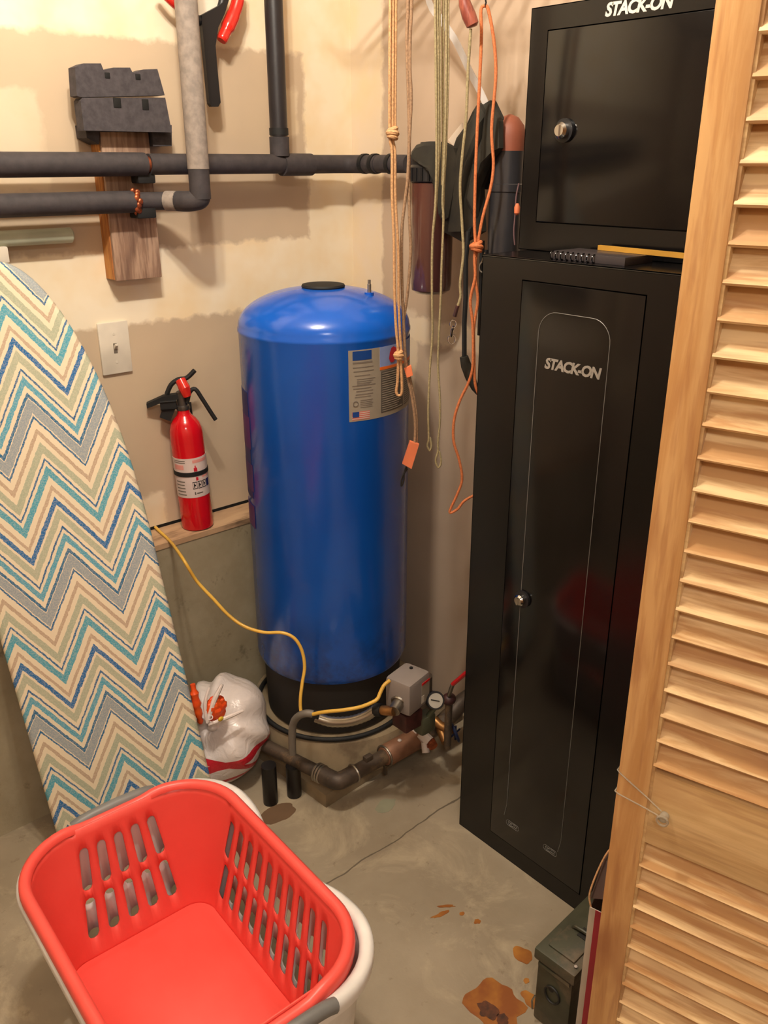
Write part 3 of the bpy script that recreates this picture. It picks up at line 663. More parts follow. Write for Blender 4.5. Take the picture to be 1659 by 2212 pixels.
MB().tube([(.002, -.006, .404), (.010, -.016, .385), (.014, -.014, .364)], [.013, .015, .011], 12).build('pressure_gauge', M['red_glossy'], fe, local=True, label='red pull pin and gauge')
MB().tube(smoothpath([(.012, -.01, .345), (.022, -.01, .372), (.036, -.01, .378), (.050, -.01, .352), (.070, -.01, .310), (.078, -.01, .294)], 4), .0055, 10).build('hose', M['rubber'], fe, local=True)

# ================================================================= plastic bag of trash
bc = V((-.705, -.262, 0))
bg = thing('plastic_bag', 'knotted white plastic shopping bag with red stripes beside the ironing board', 'plastic bag', bc)
pm, nt, b = newmat('thin_white_plastic'); b.inputs['Roughness'].default_value = .28; b.inputs['Specular IOR Level'].default_value = .6
vec = coords(nt); b.inputs['Base Color'].default_value = lin((226, 214, 208)); b.inputs['Subsurface Weight'].default_value = 0
sp = nt.nodes.new('ShaderNodeSeparateXYZ'); nt.links.new(vec, sp.inputs[0])
zz_ = mth(nt, 'ADD', sp.outputs['Z'], mth(nt, 'MULTIPLY', sp.outputs['X'], -.10))
s1_ = mth(nt, 'MULTIPLY', mth(nt, 'LESS_THAN', mth(nt, 'ABSOLUTE', mth(nt, 'SUBTRACT', zz_, .118)), .011), 1.0)
zz2 = mth(nt, 'ADD', sp.outputs['Z'], mth(nt, 'MULTIPLY', sp.outputs['X'], .40))
s2_ = mth(nt, 'LESS_THAN', mth(nt, 'ABSOLUTE', mth(nt, 'SUBTRACT', zz2, .098)), .009)
s3_ = mth(nt, 'LESS_THAN', mth(nt, 'ABSOLUTE', mth(nt, 'SUBTRACT', zz_, .060)), .006)
nt.links.new(mix(nt, mth(nt, 'MAXIMUM', mth(nt, 'MAXIMUM', s1_, s2_), s3_), lin((226, 214, 208)), lin((196, 34, 48))), b.inputs['Base Color'])
bump(nt, b, noise(nt, vec, 26, 3, .5, 1.5), .6, .006)
vs = []; fs = []; NS, NR = 72, 30; knot = at(446, 1566, math.hypot(bc.x-CAM.x, bc.y-CAM.y)-.10); rnd = random.Random(11)
cen = V((bc.x+.015, bc.y+.0, .142)); ax = (knot-cen).normalized(); qq = ax.to_track_quat('Z', 'Y')
for i in range(NR+1):
    t = i/NR; th = math.pi*(1-t*.975)
    for k in range(NS):
        a = 2*math.pi*k/NS; pleat = 1+(.16*(t**1.6))*math.cos(8*a+1.3*math.sin(3*a))+.03*math.sin(5*a+4*t)+.03*math.cos(2*a-3*t)
        r_ = math.sin(th)*pleat; h_ = math.cos(th)
        if t > .8: h_ -= (t-.8)*.9
        p = cen + qq @ V((r_*math.cos(a)*.118, r_*math.sin(a)*.148, h_*.112))
        if p.z < .004: p.z = .004+.002*math.sin(7*a)**2
        vs.append(p)
for i in range(NR):
    for k in range(NS): fs.append((i*NS+k, i*NS+(k+1) % NS, (i+1)*NS+(k+1) % NS, (i+1)*NS+k))
fs.append(tuple(range(NS))); mb = MB(); mb.add(vs, fs); mb.build('bag_body', pm, bg, smooth=60)
kn = vs[NR*NS]; kc = V((0, 0, 0))
for k in range(NS): kc += vs[NR*NS+k]/NS
MB().sphere(kc, .014, 12, 8, (1.2, 1, .8)).build('knot', pm, bg)
for dx, dy, dz in ((-.05, .02, .055), (.02, .03, .05)):
    e0 = kc; e1 = kc+V((dx*.5, dy*.5, dz*.8)); e2 = kc+V((dx, dy, dz)); w_ = V((.004, .012, .004))
    mb = MB(); mb.add([e0-w_*.3, e0+w_*.3, e1-w_, e1+w_, e2-w_*1.8, e2+w_*1.8], [(0, 1, 3, 2), (2, 3, 5, 4)]); mb.add([p+V((.001, -.001, .001)) for p in [e0-w_*.3, e0+w_*.3, e1-w_, e1+w_, e2-w_*1.8, e2+w_*1.8]], [(2, 3, 1, 0), (4, 5, 3, 2)])
    mb.build('tie_end', pm, bg, smooth=60)
# orange wrappers showing at the mouth of the bag
bd = math.hypot(bc.x-CAM.x, bc.y-CAM.y)
oc = at(466, 1530, bd-.105)
mb = MB().sphere(oc, .030, 22, 14, (1.0, .6, 1.15)); rnd = random.Random(4)
mb.v = [p+(p-oc)*rnd.uniform(-.16, .10) for p in mb.v]
o1 = mb.build('orange_packet', M['orange_pack'], None, smooth=20, label='crumpled orange wrapper poking out at the mouth of the white bag', category='wrapper', origin=oc)
dq = (CAM-oc).normalized().to_track_quat('Z', 'Y').to_matrix().to_4x4()
mb = MB(); text(mb, 'D', .017, Matrix.Translation(at(455, 1550, bd-.137)) @ dq, extrude=.0006, bold=.0006); mb.build('lettering', M['label_white'], o1, smooth=0)
MB().sphere(at(477, 1553, bd-.125), .008, 10, 8, (1, .5, .8)).build('print', M['yellow_print'], o1)
MB().tube(smoothpath([at(434, 1562, bd-.12), at(427, 1535, bd-.125), at(421, 1505, bd-.125), at(416, 1478, bd-.12)], 4), [.005+.006*math.sin(i*.26)+.0022*math.sin(i*2.3) for i in range(13)], 10).build('orange_packet', M['orange_pack'], None, label='narrow orange and red wrapper between the white bag and the ironing board', category='wrapper')
for k, (pts_, r_) in enumerate((([(447, 1562), (443, 1520), (452, 1485)], .0045), ([(448, 1562), (462, 1515), (480, 1478)], .006), ([(450, 1566), (490, 1550), (525, 1535)], .005))):
    MB().tube(smoothpath([at(x, y, bd-.128+.012*i) for i, (x, y) in enumerate(pts_)], 5), [r_*(.6+.5*math.sin(i/10*3.1)) for i in range(11)], 8).build('pleat', pm, bg, label=None)

# ================================================================= ironing board
yaw, lean, roll = .408, .198, .114
nrm = V((-math.sin(yaw), -math.cos(yaw), 0)); wdv = V((math.cos(yaw), -math.sin(yaw), 0))
axv = V((0, 0, math.cos(lean))) - nrm*math.sin(lean)
A_ = axv*math.cos(roll) - wdv*math.sin(roll); W_ = wdv*math.cos(roll) + axv*math.sin(roll); N_ = W_.cross(A_)
BB = V((-.987, -.359, .03))
IM = Matrix(((W_.x, A_.x, N_.x, BB.x), (W_.y, A_.y, N_.y, BB.y), (W_.z, A_.z, N_.z, BB.z), (0, 0, 0, 1)))
ib = thing('ironing_board', 'ironing board with blue, teal and taupe zigzag cover leaning against the wall', 'ironing board', BB, mtx=IM)
chev, nt, b = newmat('zigzag_cloth'); b.inputs['Roughness'].default_value = .85
vec = coords(nt); sp = nt.nodes.new('ShaderNodeSeparateXYZ'); nt.links.new(vec, sp.inputs[0])
n_f = noise(nt, vec, 140, 2, .6); n_g = noise(nt, vec, 30, 2, .5)
ph = mth(nt, 'ABSOLUTE', mth(nt, 'SUBTRACT', mth(nt, 'FRACT', mth(nt, 'ADD', mth(nt, 'MULTIPLY', sp.outputs['X'], 1/.16), -.02)), .5))
tri = mth(nt, 'MULTIPLY', ph, 2*.125)                 # 1 at v=0
s_ = mth(nt, 'SUBTRACT', mth(nt, 'ADD', .374, tri), sp.outputs['Y'])
s_ = mth(nt, 'ADD', s_, mth(nt, 'MULTIPLY', mth(nt, 'SUBTRACT', n_f, .5), .008)); s_ = mth(nt, 'ADD', s_, mth(nt, 'MULTIPLY', mth(nt, 'SUBTRACT', n_g, .5), .006))
t_ = mth(nt, 'FRACT', mth(nt, 'ADD', mth(nt, 'MULTIPLY', s_, 1/.352), 5.025))
cr = nt.nodes.new('ShaderNodeValToRGB'); cr.color_ramp.interpolation = 'CONSTANT'; nt.links.new(t_, cr.inputs[0])
cream = lin((226, 212, 184)); stripes = [(.0, .05, (18, 100, 160)), (.075, .145, (172, 176, 152)), (.185, .205, (30, 92, 140)), (.235, .29, (78, 156, 180)), (.335, .365, (28, 100, 142)), (.375, .465, (146, 156, 162)), (.478, .500, (24, 96, 142)), (.56, .60, (184, 160, 136)), (.645, .715, (168, 174, 150)), (.748, .768, (32, 98, 146)), (.80, .865, (74, 156, 176)), (.925, .96, (186, 162, 138))]
el = cr.color_ramp.elements; el[0].position = 0; el[0].color = lin(stripes[0][2]); el[1].position = stripes[0][1]; el[1].color = cream
for a0, a1, c in stripes[1:]:
    e = el.new(a0); e.color = lin(c); e = el.new(a1); e.color = cream
heath = remap(nt, noise(nt, vec, 320, 2, .5), .42, .6, 0, .22)
nt.links.new(mix(nt, heath, cr.outputs[0], cream), b.inputs['Base Color']); bump(nt, b, noise(nt, vec, 900, 1), .15, .001)
LB, HWB = 1.37, .187
def bw(s): t = min(max((s-.70)/(LB-.70), 0), 1); return HWB*math.sqrt(max(1-t**2.2, 0))
outl = []
N1 = 46
for i in range(N1+1):
    s = .01 + (LB-.01)*(1-(1-i/N1)**1.8) if i > 0 else .01
    outl.append((bw(s)*(.965 if i == 0 else 1), s if i else 0.0))
full = outl[:-1] + [(0, LB)] + [(-x, s) for x, s in reversed(outl[:-1])]
def loft(off, z): return [V((x*(1-off/HWB) , (s-LB/2)*(1-off/(LB/2))+LB/2, z)) for x, s in full]
rings = [loft(.012, -.016), loft(.002, -.012), loft(0, -.004), loft(.003, .005), loft(.010, .009), loft(.02, .010)]
vs = []; fs = []; n = len(full)
for r_ in rings: vs += r_
for i in range(len(rings)-1):
    for k in range(n): fs.append((i*n+k, i*n+(k+1) % n, (i+1)*n+(k+1) % n, (i+1)*n+k))
fs.append(tuple(range(n))); fs.append(tuple((len(rings)-1)*n+k for k in range(n)))
mb = MB(); mb.add(vs, fs); mb.build('cover', chev, ib, local=True, smooth=50)
MB().box((-.012, .18, -.028), (.012, 1.05, -.0165)).build('under_rail', M['white_plastic'], ib, local=True, smooth=0)
MB().tube([(-.13, .16, -.026), (.13, .16, -.026)], .011, 10).build('foot_bar', M['white_plastic'], ib, local=True)
for s in (-1, 1): MB().tube([(s*.06, .17, -.030), (s*.02, 1.0, -.030)], .009, 10).build('leg', M['white_plastic'], ib, local=True)
# white hook above its nose
w0 = on(2, 545, 'y', -.035); MB().box((w0.x-.09, -.045, w0.z-.022), (w0.x+.013, 0, w0.z+.012), bev=.004).build('wall_hook', M['white_plastic'], None, label='white plastic hook on the wall above the ironing board tip', category='hook')
# ================================================================= wire shelf above (its shadow and the cords hang in view)
ws = thing('wire_shelf', 'white wire shelf on the right wall above the black cabinets', 'shelf', (-.17, -.75, 1.985))
for k in range(22):
    y = -.30-.043*k
    if not (k % 1): MB().tube([(-.005, y, 1.995), (-.33, y, 1.995), (-.338, y, 1.975)], .0026, 6).build('shelf_wire', M['wire'], ws)
for x in (-.02, -.17, -.335): MB().tube([(x, -.27, 1.99), (x, -1.26, 1.99)], .004, 6).build('shelf_rail', M['wire'], ws)
for y in (-.32, -1.20): MB().tube([(-.325, y, 1.988), (-.003, y, 1.94)], .004, 6).build('shelf_brace', M['wire'], ws)

# ================================================================= cords hanging left of the cabinets
DT, DO, DG = 1.80, 1.90, 1.965                        # distances of tan, olive and orange cords
def cord(name, label, mt, strands, dist, r, group=None, top=True, extra=None):
    first = at(*strands[0][0], dist)
    t = thing(name, label, 'lanyard', (first.x, first.y, strands and min(at(*p, dist).z for s_ in strands for p in s_)), group)
    for j, s_ in enumerate(strands):
        pts = [at(px, py, dist + .004*j) for px, py in s_]
        if s_[0][1] <= 2 and top: pts = [V((pts[0].x, pts[0].y, 1.985))] + pts
        MB().tube(smoothpath(pts, 5), r, 8).build('strand', mt, t)
    return t
def knot_at(t, px, py, dist, r, mt, w=1.0):
    c = at(px, py, dist)
    m_ = MB().ring(c, r*.9*w, r*.6, (.2, .1, 1), 14, 8).ring(c+V((0, 0, r*.7)), r*.75*w, r*.55, (-.3, .2, 1), 14, 8).ring(c-V((0, 0, r*.7)), r*.75*w, r*.55, (.3, -.1, 1), 14, 8)
    m_.sphere(c, r*.9, 10, 8); m_.build('knot', mt, t)
ta = cord('lanyard', 'tan knotted cord hanging in front of the tank label', M['rope_tan'],
    [[(843, 0), (842, 120), (842, 287), (847, 330), (847, 420), (851, 520), (852, 620), (855, 700), (860, 762), (859, 820), (856, 846), (861, 854), (868, 846), (867, 800), (865, 768)],
     [(849, 0), (849, 120), (848, 287), (853, 330), (854, 430), (860, 540), (861, 640), (864, 720), (868, 770)],
     [(855, 0), (854, 130), (853, 287)]], DT, .0029)
knot_at(ta, 848, 288, DT, .009, M['rope_tan']); knot_at(ta, 861, 768, DT, .008, M['rope_tan'])
tb = cord('lanyard', 'brown cord with two orange bands and a black clip at its end', M['rope_brown'],
    [[(889, 0), (886, 76), (885, 142), (888, 215), (884, 304), (881, 380), (874, 440), (868, 500), (868, 600), (872, 700), (876, 780), (880, 812), (890, 858), (897, 912), (896, 958)],
     [(881, 0), (879, 90), (882, 200), (884, 300), (883, 400), (885, 481), (887, 548), (880, 635), (872, 700), (877, 780), (884, 812), (895, 865), (900, 912), (900, 958)],
     [(885, 0), (883, 76), (884, 142), (886, 240)]], DT+.02, .0032)
def pxprism(mb, pts, dist, th): q_ = [at(x, y, dist) for x, y in pts]; d_ = at(pts[0][0], pts[0][1], dist+th)-q_[0]; return mb.prism(q_, V((d_.x, d_.y, 0)))
pxprism(MB(), [(873, 797), (888, 790), (892, 811), (879, 816)], DT+.01, .012).build('band', M['band_orange'], tb, smooth=0)
pxprism(MB(), [(885, 954), (905, 961), (889, 1013), (869, 1002)], DT+.01, .012).build('band', M['band_orange'], tb, smooth=0)
MB().tube(smoothpath([at(*p, DT+.02) for p in ((878, 1008), (873, 1022), (872, 1038), (867, 1050), (869, 1030), (880, 1012))], 4), .0022, 6).build('clip', M['rubber'], tb)
tcord = cord('lanyard', 'left one of the two thin olive cords with a small end loop', M['rope_olive'],
    [[(940, 0), (941, 101), (943, 304), (941, 430), (934, 523), (933, 622), (934, 723), (929, 790), (925, 885), (926, 945), (923, 962), (928, 973), (932, 962), (929, 945)],
     [(945, 0), (946, 101), (947, 304), (943, 430), (936, 500)], [(950, 0), (951, 150), (950, 310), (945, 400), (940, 440)]], DO, .0025)
tcord2 = cord('lanyard', 'right one of the two thin olive cords with a longer end loop', M['rope_olive'],
    [[(964, 0), (964, 152), (961, 304), (956, 430), (958, 473), (954, 573), (952, 647), (948, 723), (946, 790), (950, 858), (950, 912), (946, 953), (946, 975), (941, 995), (947, 1010), (953, 997), (949, 975)],
     [(968, 0), (968, 152), (964, 304), (959, 400), (957, 470)], [(958, 0), (957, 150), (957, 310), (955, 400)]], DO+.012, .0025)
td = cord('lanyard', 'single olive cord hung from a red-brown wooden toggle with a metal clip', M['rope_olive'],
    [[(1017, 62), (1011, 152), (1007, 253), (998, 342), (994, 405), (998, 481), (1001, 548), (994, 610), (995, 640), (988, 663)]], DO+.03, .003, top=False)
tg = [at(*p, DO+.03) for p in ((1000, -20), (1004, 8), (1013, 34), (1021, 54))]
MB().tube([V((tg[0].x, tg[0].y, 1.985))]+tg[:1], .002, 6).build('strand', M['rope_olive'], td)
MB().tube(tg+[at(1022, 58, DO+.03)], [.009, .012, .014, .0125, .008], 12).build('toggle', M['red_wood'], td, label='red-brown wooden toggle')
MB().tube([at(*p, DO+.03) for p in ((989, 660), (985, 672), (982, 684))], .0042, 8).build('ferrule', M['maroon'], td)
cc = at(979, 700, DO+.03); MB().ring(cc, .0065, .0015, CAM-cc, 16, 6, 1.3).ring(at(976, 733, DO+.03), .008, .0015, CAM-cc, 16, 6, 1.3).build('ring', M['chrome'], td)
MB().tube([at(*p, DO+.03) for p in ((981, 704), (976, 716), (974, 728))], .0028, 8).build('clip', M['chrome'], td)
te = cord('lanyard', 'bright orange looped cord with a knot and a long dangling tail', M['rope_orange'],
    [[(1047, 12), (1039, 22), (1040, 76), (1036, 177), (1031, 278), (1027, 380), (1025, 481), (1027, 527), (1025, 560), (1026, 600), (1016, 649), (1021, 700), (1022, 763), (1020, 800), (1010, 831), (993, 866), (981, 907), (980, 953), (992, 994), (998, 1035), (988, 1067), (971, 1106), (988, 1100), (1002, 1083), (1022, 1071), (1036, 1064)],
     [(1047, 12), (1055, 22), (1067, 89), (1071, 165), (1062, 278), (1066, 354), (1060, 405), (1043, 468), (1032, 527), (1027, 570), (1028, 610), (1032, 650), (1024, 705), (1024, 763), (1026, 826), (1033, 850), (1040, 875)]], DG, .0033, top=False)
knot_at(te, 1029, 533, DG, .0085, M['rope_orange'], 1.5)
hk = at(1047, 8, DG); MB().tube([hk+V((0, 0, -.004)), hk+V((.004, 0, .002)), hk+V((0, 0, .012)), V((hk.x, hk.y, 1.985))], .0018, 6).build('hook', M['black_matte'], te)

# ================================================================= water filters and what hangs on the right wall
FX = -.12
def fp(px, py, x=FX): return on(px, py, 'x', x)
f0 = fp(933, 500); fb_ = fp(930, 634).z; ft = fp(930, 395).z; fr = (at(980, 500, 1)-at(888, 500, 1)).length*math.hypot(f0.x-CAM.x, f0.y-CAM.y)/2
wf = thing('water_filter', 'dark brown translucent water filter housing on the right wall behind the cords', 'water filter', (f0.x, f0.y, fb_))
MB().lathe([(.02, fb_), (fr*.7, fb_+.002), (fr*.93, fb_+.010), (fr*.98, fb_+.026), (fr, ft), (fr*.9, ft+.004)], (f0.x, f0.y, 0), 40).build('bowl', M['amber'], wf)
MB().lathe([(fr*.95, ft), (fr*1.08, ft+.004), (fr*1.08, ft+.034), (fr*.98, ft+.040), (fr*.98, ft+.062), (fr*.62, ft+.072), (fr*.6, ft+.088), (.01, ft+.09)], (f0.x, f0.y, 0), 32).build('head', M['black_matte'], wf)
rb = MB()
for k in range(20): a = 2*math.pi*k/20; rb.box((f0.x+fr*1.06*math.cos(a)-.003, f0.y+fr*1.06*math.sin(a)-.003, ft+.005), (f0.x+fr*1.06*math.cos(a)+.003, f0.y+fr*1.06*math.sin(a)+.003, ft+.033))
tag(rb.build('grip_ribs', M['black_matte'], wf, smooth=0), kind='stuff')
MB().cyl((-.075, f0.y+.03, zU-.012), (f0.x, f0.y+.03, ft+.05), .014, 12).build('inlet', M['black_matte'], wf)
MB().box((f0.x, f0.y-.04, ft+.03), (0, f0.y+.04, ft+.075)).build('bracket', M['black_matte'], wf, smooth=0)
# dark grey canister with rust coloured cap
g0 = fp(1092, 450, -.10); gr_ = .037; gb = zt+.002; gt_ = fp(1095, 326, -.10).z
gz0 = fp(1085, 560, -.10).z
gc = thing('canister', 'dark grey canister with a rust-coloured domed cap beside the small black safe', 'canister', (g0.x, g0.y, gz0))
MB().lathe([(.02, gz0-.05), (gr_*.93, gz0-.045), (gr_, gz0-.03), (gr_, fp(1090, 415, -.1).z), (gr_*1.06, fp(1090, 413, -.1).z), (gr_*1.06, fp(1090, 398, -.1).z), (gr_, fp(1090, 396, -.1).z), (gr_, gt_), (.02, gt_+.001)], (g0.x, g0.y, 0), 36).build('body', M['canister'], gc)
MB().lathe([(gr_*.96, gt_), (gr_*.98, gt_+.03), (gr_*.85, gt_+.05), (gr_*.5, gt_+.066), (.004, gt_+.072)], (g0.x, g0.y, 0), 32).build('cap', M['terracotta'], gc)
MB().box((g0.x, g0.y-.02, gz0), (0, g0.y+.02, gz0+.03)).build('bracket', M['canister'], gc, smooth=0)
# dark olive fabric bag hanging from a white strap
bx_ = -.13
bgd = thing('fabric_bag', 'dark olive folded fabric bag hanging on the right wall beside the safe', 'bag', (bx_, -.6, 1.3))
def cloth(name, pts, x, th, parent, seed):
    # rounded, bulging shape inside an outline on a plane x = const
    P_ = [on(px, py, 'x', x) for px, py in pts]; c = sum(P_, V((0, 0, 0)))/len(P_); n = len(P_); vs = []; fs = []; rnd = random.Random(seed)
    L = [(1.0, 0), (1.0, -th*.4), (.86, -th*.85), (.55, -th*1.05), (.2, -th*1.1)]
    vs += [V((x+th*.5, p.y, p.z)) for p in P_]
    for s_, dx in L[1:]: vs += [V((x+dx+rnd.uniform(-.004, .004)*(s_ < 1), c.y+(p.y-c.y)*s_, c.z+(p.z-c.z)*s_)) for p in P_]
    m_ = len(L)
    for i in range(m_-1):
        for k in range(n): fs.append((i*n+k, i*n+(k+1) % n, (i+1)*n+(k+1) % n, (i+1)*n+k))
    fs.append(tuple(range(n))); fs.append(tuple((m_-1)*n+k for k in range(n)))
    mb = MB(); mb.add(vs, fs); return mb.build(name, M['bag_dark'], parent, smooth=25)
cloth('main_panel', [(1039, 222), (1050, 226), (1064, 217), (1074, 238), (1083, 257), (1084, 324), (1062, 350), (1040, 405), (1042, 470), (1044, 500), (1005, 523), (975, 506), (961, 500), (959, 466), (966, 400), (975, 345), (985, 318), (992, 298), (1014, 269), (1028, 243)], bx_, .022, bgd, 1)
cloth('fold', [(1038, 226), (1052, 250), (1040, 300), (1018, 360), (1004, 430), (1003, 500), (972, 500), (975, 420), (990, 330), (1012, 275)], bx_-.022, .014, bgd, 2)
cloth('fold', [(1060, 225), (1082, 262), (1082, 320), (1056, 352), (1034, 405), (1028, 470), (1014, 440), (1026, 370), (1048, 300)], bx_-.020, .016, bgd, 3)
cloth('side_flap', [(904, 313), (925, 306), (958, 306), (984, 320), (992, 345), (982, 420), (972, 470), (960, 478), (950, 420), (935, 372), (905, 352), (892, 340), (893, 328)], bx_-.03, .016, bgd, 4)
MB().box((-.12, -.66, 1.50), (0, -.60, 1.56)).build('hanger', M['black_matte'], bgd, smooth=0)
st = [on(px, py, 'x', bx_-.004) for px, py in ((905, -40), (926, 0), (954, 43), (982, 84), (998, 116), (1018, 160), (1035, 192), (1052, 228))]
st[0] = V((bx_+.03, st[0].y+.03, 1.986))
st = smoothpath(st, 4); w_ = V((0, .0055, -.0060)); vs = []; fs = []
for p in st: vs += [p-w_, p+w_, p+w_+V((-.0015, 0, 0)), p-w_+V((-.0015, 0, 0))]
for i in range(len(st)-1):
    for k in range(4): fs.append((i*4+k, i*4+(k+1) % 4, i*4+4+(k+1) % 4, i*4+4+k))
fs += [(0, 1, 2, 3), tuple(len(vs)-4+k for k in range(4))]
mb = MB(); mb.add(vs, fs); mb.build('strap', M['white_strap'], bgd, label='pale white strap')
mb = MB().prism([on(px, py, 'x', -.09) for px, py in ((997, 266), (1001, 290), (983, 320), (968, 302))], (.004, 0, 0)); mb.build('tag', mat('white_tag', (230, 214, 196), .6), bgd, smooth=0, label='white tag')
# small orange bobber and thin mauve cord between canister and safe
tm = cord('beaded_lanyard', 'thin mauve cord with an orange bead between the canister and the safe', mat('mauve_cord', (112, 82, 84), .7), [[(1121, 396), (1115, 425), (1113, 460), (1110, 500), (1112, 529)]], 2.0, .0016, top=False)
c = at(1117, 452, 2.0); MB().tube([c+V((0, 0, .012)), c+V((0, 0, .004)), c-V((0, 0, .008)), c-V((0, 0, .012))], [.003, .0065, .006, .002], 12).build('bead', M['band_orange'], tm)
# dark straps hanging below with an olive connector
sd = thing('hanging_strap', 'pair of narrow black straps with a dark plug hanging just left of the tall cabinet', 'strap', tuple(at(1010, 850, 2.08)))
for pts in ([(1012, 500), (1006, 560), (1006, 640), (1003, 700), (1003, 775)], [(1042, 520), (1040, 600), (1038, 680), (1036, 724)], [(1050, 540), (1048, 590), (1045, 650), (1044, 724)]):
    MB().tube([at(x, y, 2.02) for x, y in pts], .0055, 8).build('strap', M['rubber'], sd)
MB().tube([at(x, y, 2.02) for x, y in ((1002, 770), (1007, 790), (1016, 815), (1026, 838), (1034, 850))], [.010, .0125, .012, .009, .006], 12).build('plug', M['bag_dark'], sd)
cc = at(1043, 577, 1.99); MB().ring(cc, .008, .002, CAM-cc, 14, 6, 1.4).tube([at(1048, 545, 1.99), at(1041, 566, 1.99)], .002, 6).build('clip', M['steel'], sd)
MB().tube([at(1012, 500, 2.02), at(1020, 490, 2.06), on(1020, 480, 'x', -.14)], .004, 6).build('strap_loop', M['rubber'], sd)

# ================================================================= pump plumbing in front of the tank
def z0p(px, py, z=.1): return on(px, py, 'z', z)
zp = .10
pl = thing('water_pipe', 'grimy bent water pipe running round the front of the concrete pad', 'pipe', (-.5, -.57, .05))
E0 = z0p(730, 1690, zp); L0 = z0p(553, 1600, zp); RT = z0p(905, 1592, zp)
dL = (L0-E0).normalized(); dR = (RT-E0).normalized()
MB().tube([E0+dL*.03, E0+dL*.26, L0, L0+dL*.14], .0175, 16).build('pipe', M['pipe_dark'], pl)
MB().tube(smoothpath([E0+dL*.055, E0+dL*.02, E0+(dL+dR)*.004, E0+dR*.02, E0+dR*.05], 4), .0225, 16).build('elbow', M['pipe_dark'], pl)
for k in range(3): MB().ring(E0+dL*(.052+.008*k), .0225, .003, dL, 18, 6).build('hose_clamp', M['steel'], pl)
MB().ring(E0+dR*.052, .0225, .0035, dR, 18, 6).build('hose_clamp', M['steel'], pl)
MB().tube([E0+dR*.045, E0+dR*.17], .0195, 16).build('pipe', M['pipe_dark'], pl)
cB = E0+dR*.10+V((0, 0, .024)); MB().box(cB-V((.012, .008, .008)), cB+V((.012, .008, .008)), bev=.003).build('bleed_plug', M['pipe_dark'], pl)
MB().tube([E0+dR*.155, E0+dR*.165, E0+dR*.27, E0+dR*.285], [.024, .030, .030, .024], 20).build('reducer', M['pipe_brown'], pl)
MB().ring(E0+dR*.158, .0285, .003, dR, 20, 6).build('hose_clamp', M['steel'], pl)
sc_ = z0p(863, 1599, zp+.030); MB().sphere(sc_, .006, 8, 6, (1, 1, .5)).build('paint_dab', M['pvc'], pl)
T0 = E0+dR*.30; sc0 = at(884, 1519, 1.80)
MB().tube([E0+dR*.28, E0+dR*.37], .022, 16).build('pipe', M['pipe_dark'], pl)
R1_ = z0p(1000, 1515, zp+.04); MB().tube(smoothpath([E0+dR*.36, (E0+dR*.40).lerp(R1_, .25)+V((0, 0, .01)), R1_, R1_+(R1_-E0).normalized()*.10], 4), .024, 16).build('pipe', M['pipe_dark'], pl)
MB().tube([T0, V((T0.x, T0.y, sc0.z-.03))], .020, 16).build('tee_branch', M['pipe_dark'], pl)
MB().box(sc0+V((-.034, -.026, -.062)), sc0+V((.022, .026, -.013)), bev=.004).build('tee_block', M['maroon'], pl)
for (px, py), top in (((585, 1732), zp+.034), ((636, 1716), zp+.010)):
    s0 = z0p(px, py, 0); st_ = MB().tube([s0+V((0, 0, 0)), V((s0.x+.0, s0.y+.0, top-.016))], .0195, 18); st_.build('stub_pipe', M['pvc_black'], pl, label='short upright black pipe stub')
# support block under the reducer
pr = E0+dR*.16; MB().box((pr.x-.004, pr.y-.004, .04), (pr.x+.004, pr.y+.004, zp-.026)).build('prop', M['pipe_dark'], pl, smooth=0)
# pale drain fittings
vc = z0p(918, 1592, zp+.03); ve = z0p(925, 1612, zp+.005)
dv = thing('drain_valve', 'pale hex drain fitting on the brown pipe left of the cabinet', 'valve', tuple(ve-V((0, 0, .03))))
MB().tube([z0p(893, 1573, zp+.03), z0p(905, 1582, zp+.028)], .011, 6).build('hex_nut', M['pvc'], dv)
MB().tube([z0p(908, 1585, zp+.025), z0p(928, 1603, zp+.012)], .0155, 8).build('fitting', M['pvc'], dv)
MB().tube([z0p(918, 1604, zp+.01), z0p(920, 1626, zp-.012)], .0105, 12).build('spout', M['pvc'], dv)
MB().tube([z0p(928, 1600, zp+.01), z0p(934, 1612, zp+.006)], .015, 12).build('collar', M['copper'], dv)
bv = thing('brass_tap', 'brass tap with a round blue handle at the cabinet edge', 'tap', tuple(z0p(960, 1580, zp)))
MB().tube([z0p(938, 1556, zp+.05), z0p(950, 1566, zp+.045), z0p(975, 1580, zp+.03)], [.014, .012, .012], 14).build('body', M['brass'], bv)
MB().tube([z0p(950, 1570, zp+.03), z0p(962, 1604, zp+.01)], [.013, .011], 12).build('outlet', M['brass'], bv)
wc = z0p(984, 1583, zp+.035); MB().ring(wc, .0235, .0045, (.8, -.5, .35), 22, 8).tube([wc+V((-.02, -.004, .0)), wc+V((.02, .004, 0))], .003, 6).tube([wc+V((0, 0, .022)), wc-V((0, 0, .022))], .003, 6).build('handle', mat('blue_black_metal', (30, 42, 76), .4, .3), bv, label='round dark blue handle')
MB().tube([z0p(975, 1580, zp+.03), wc], .006, 10).build('stem', M['brass'], bv)
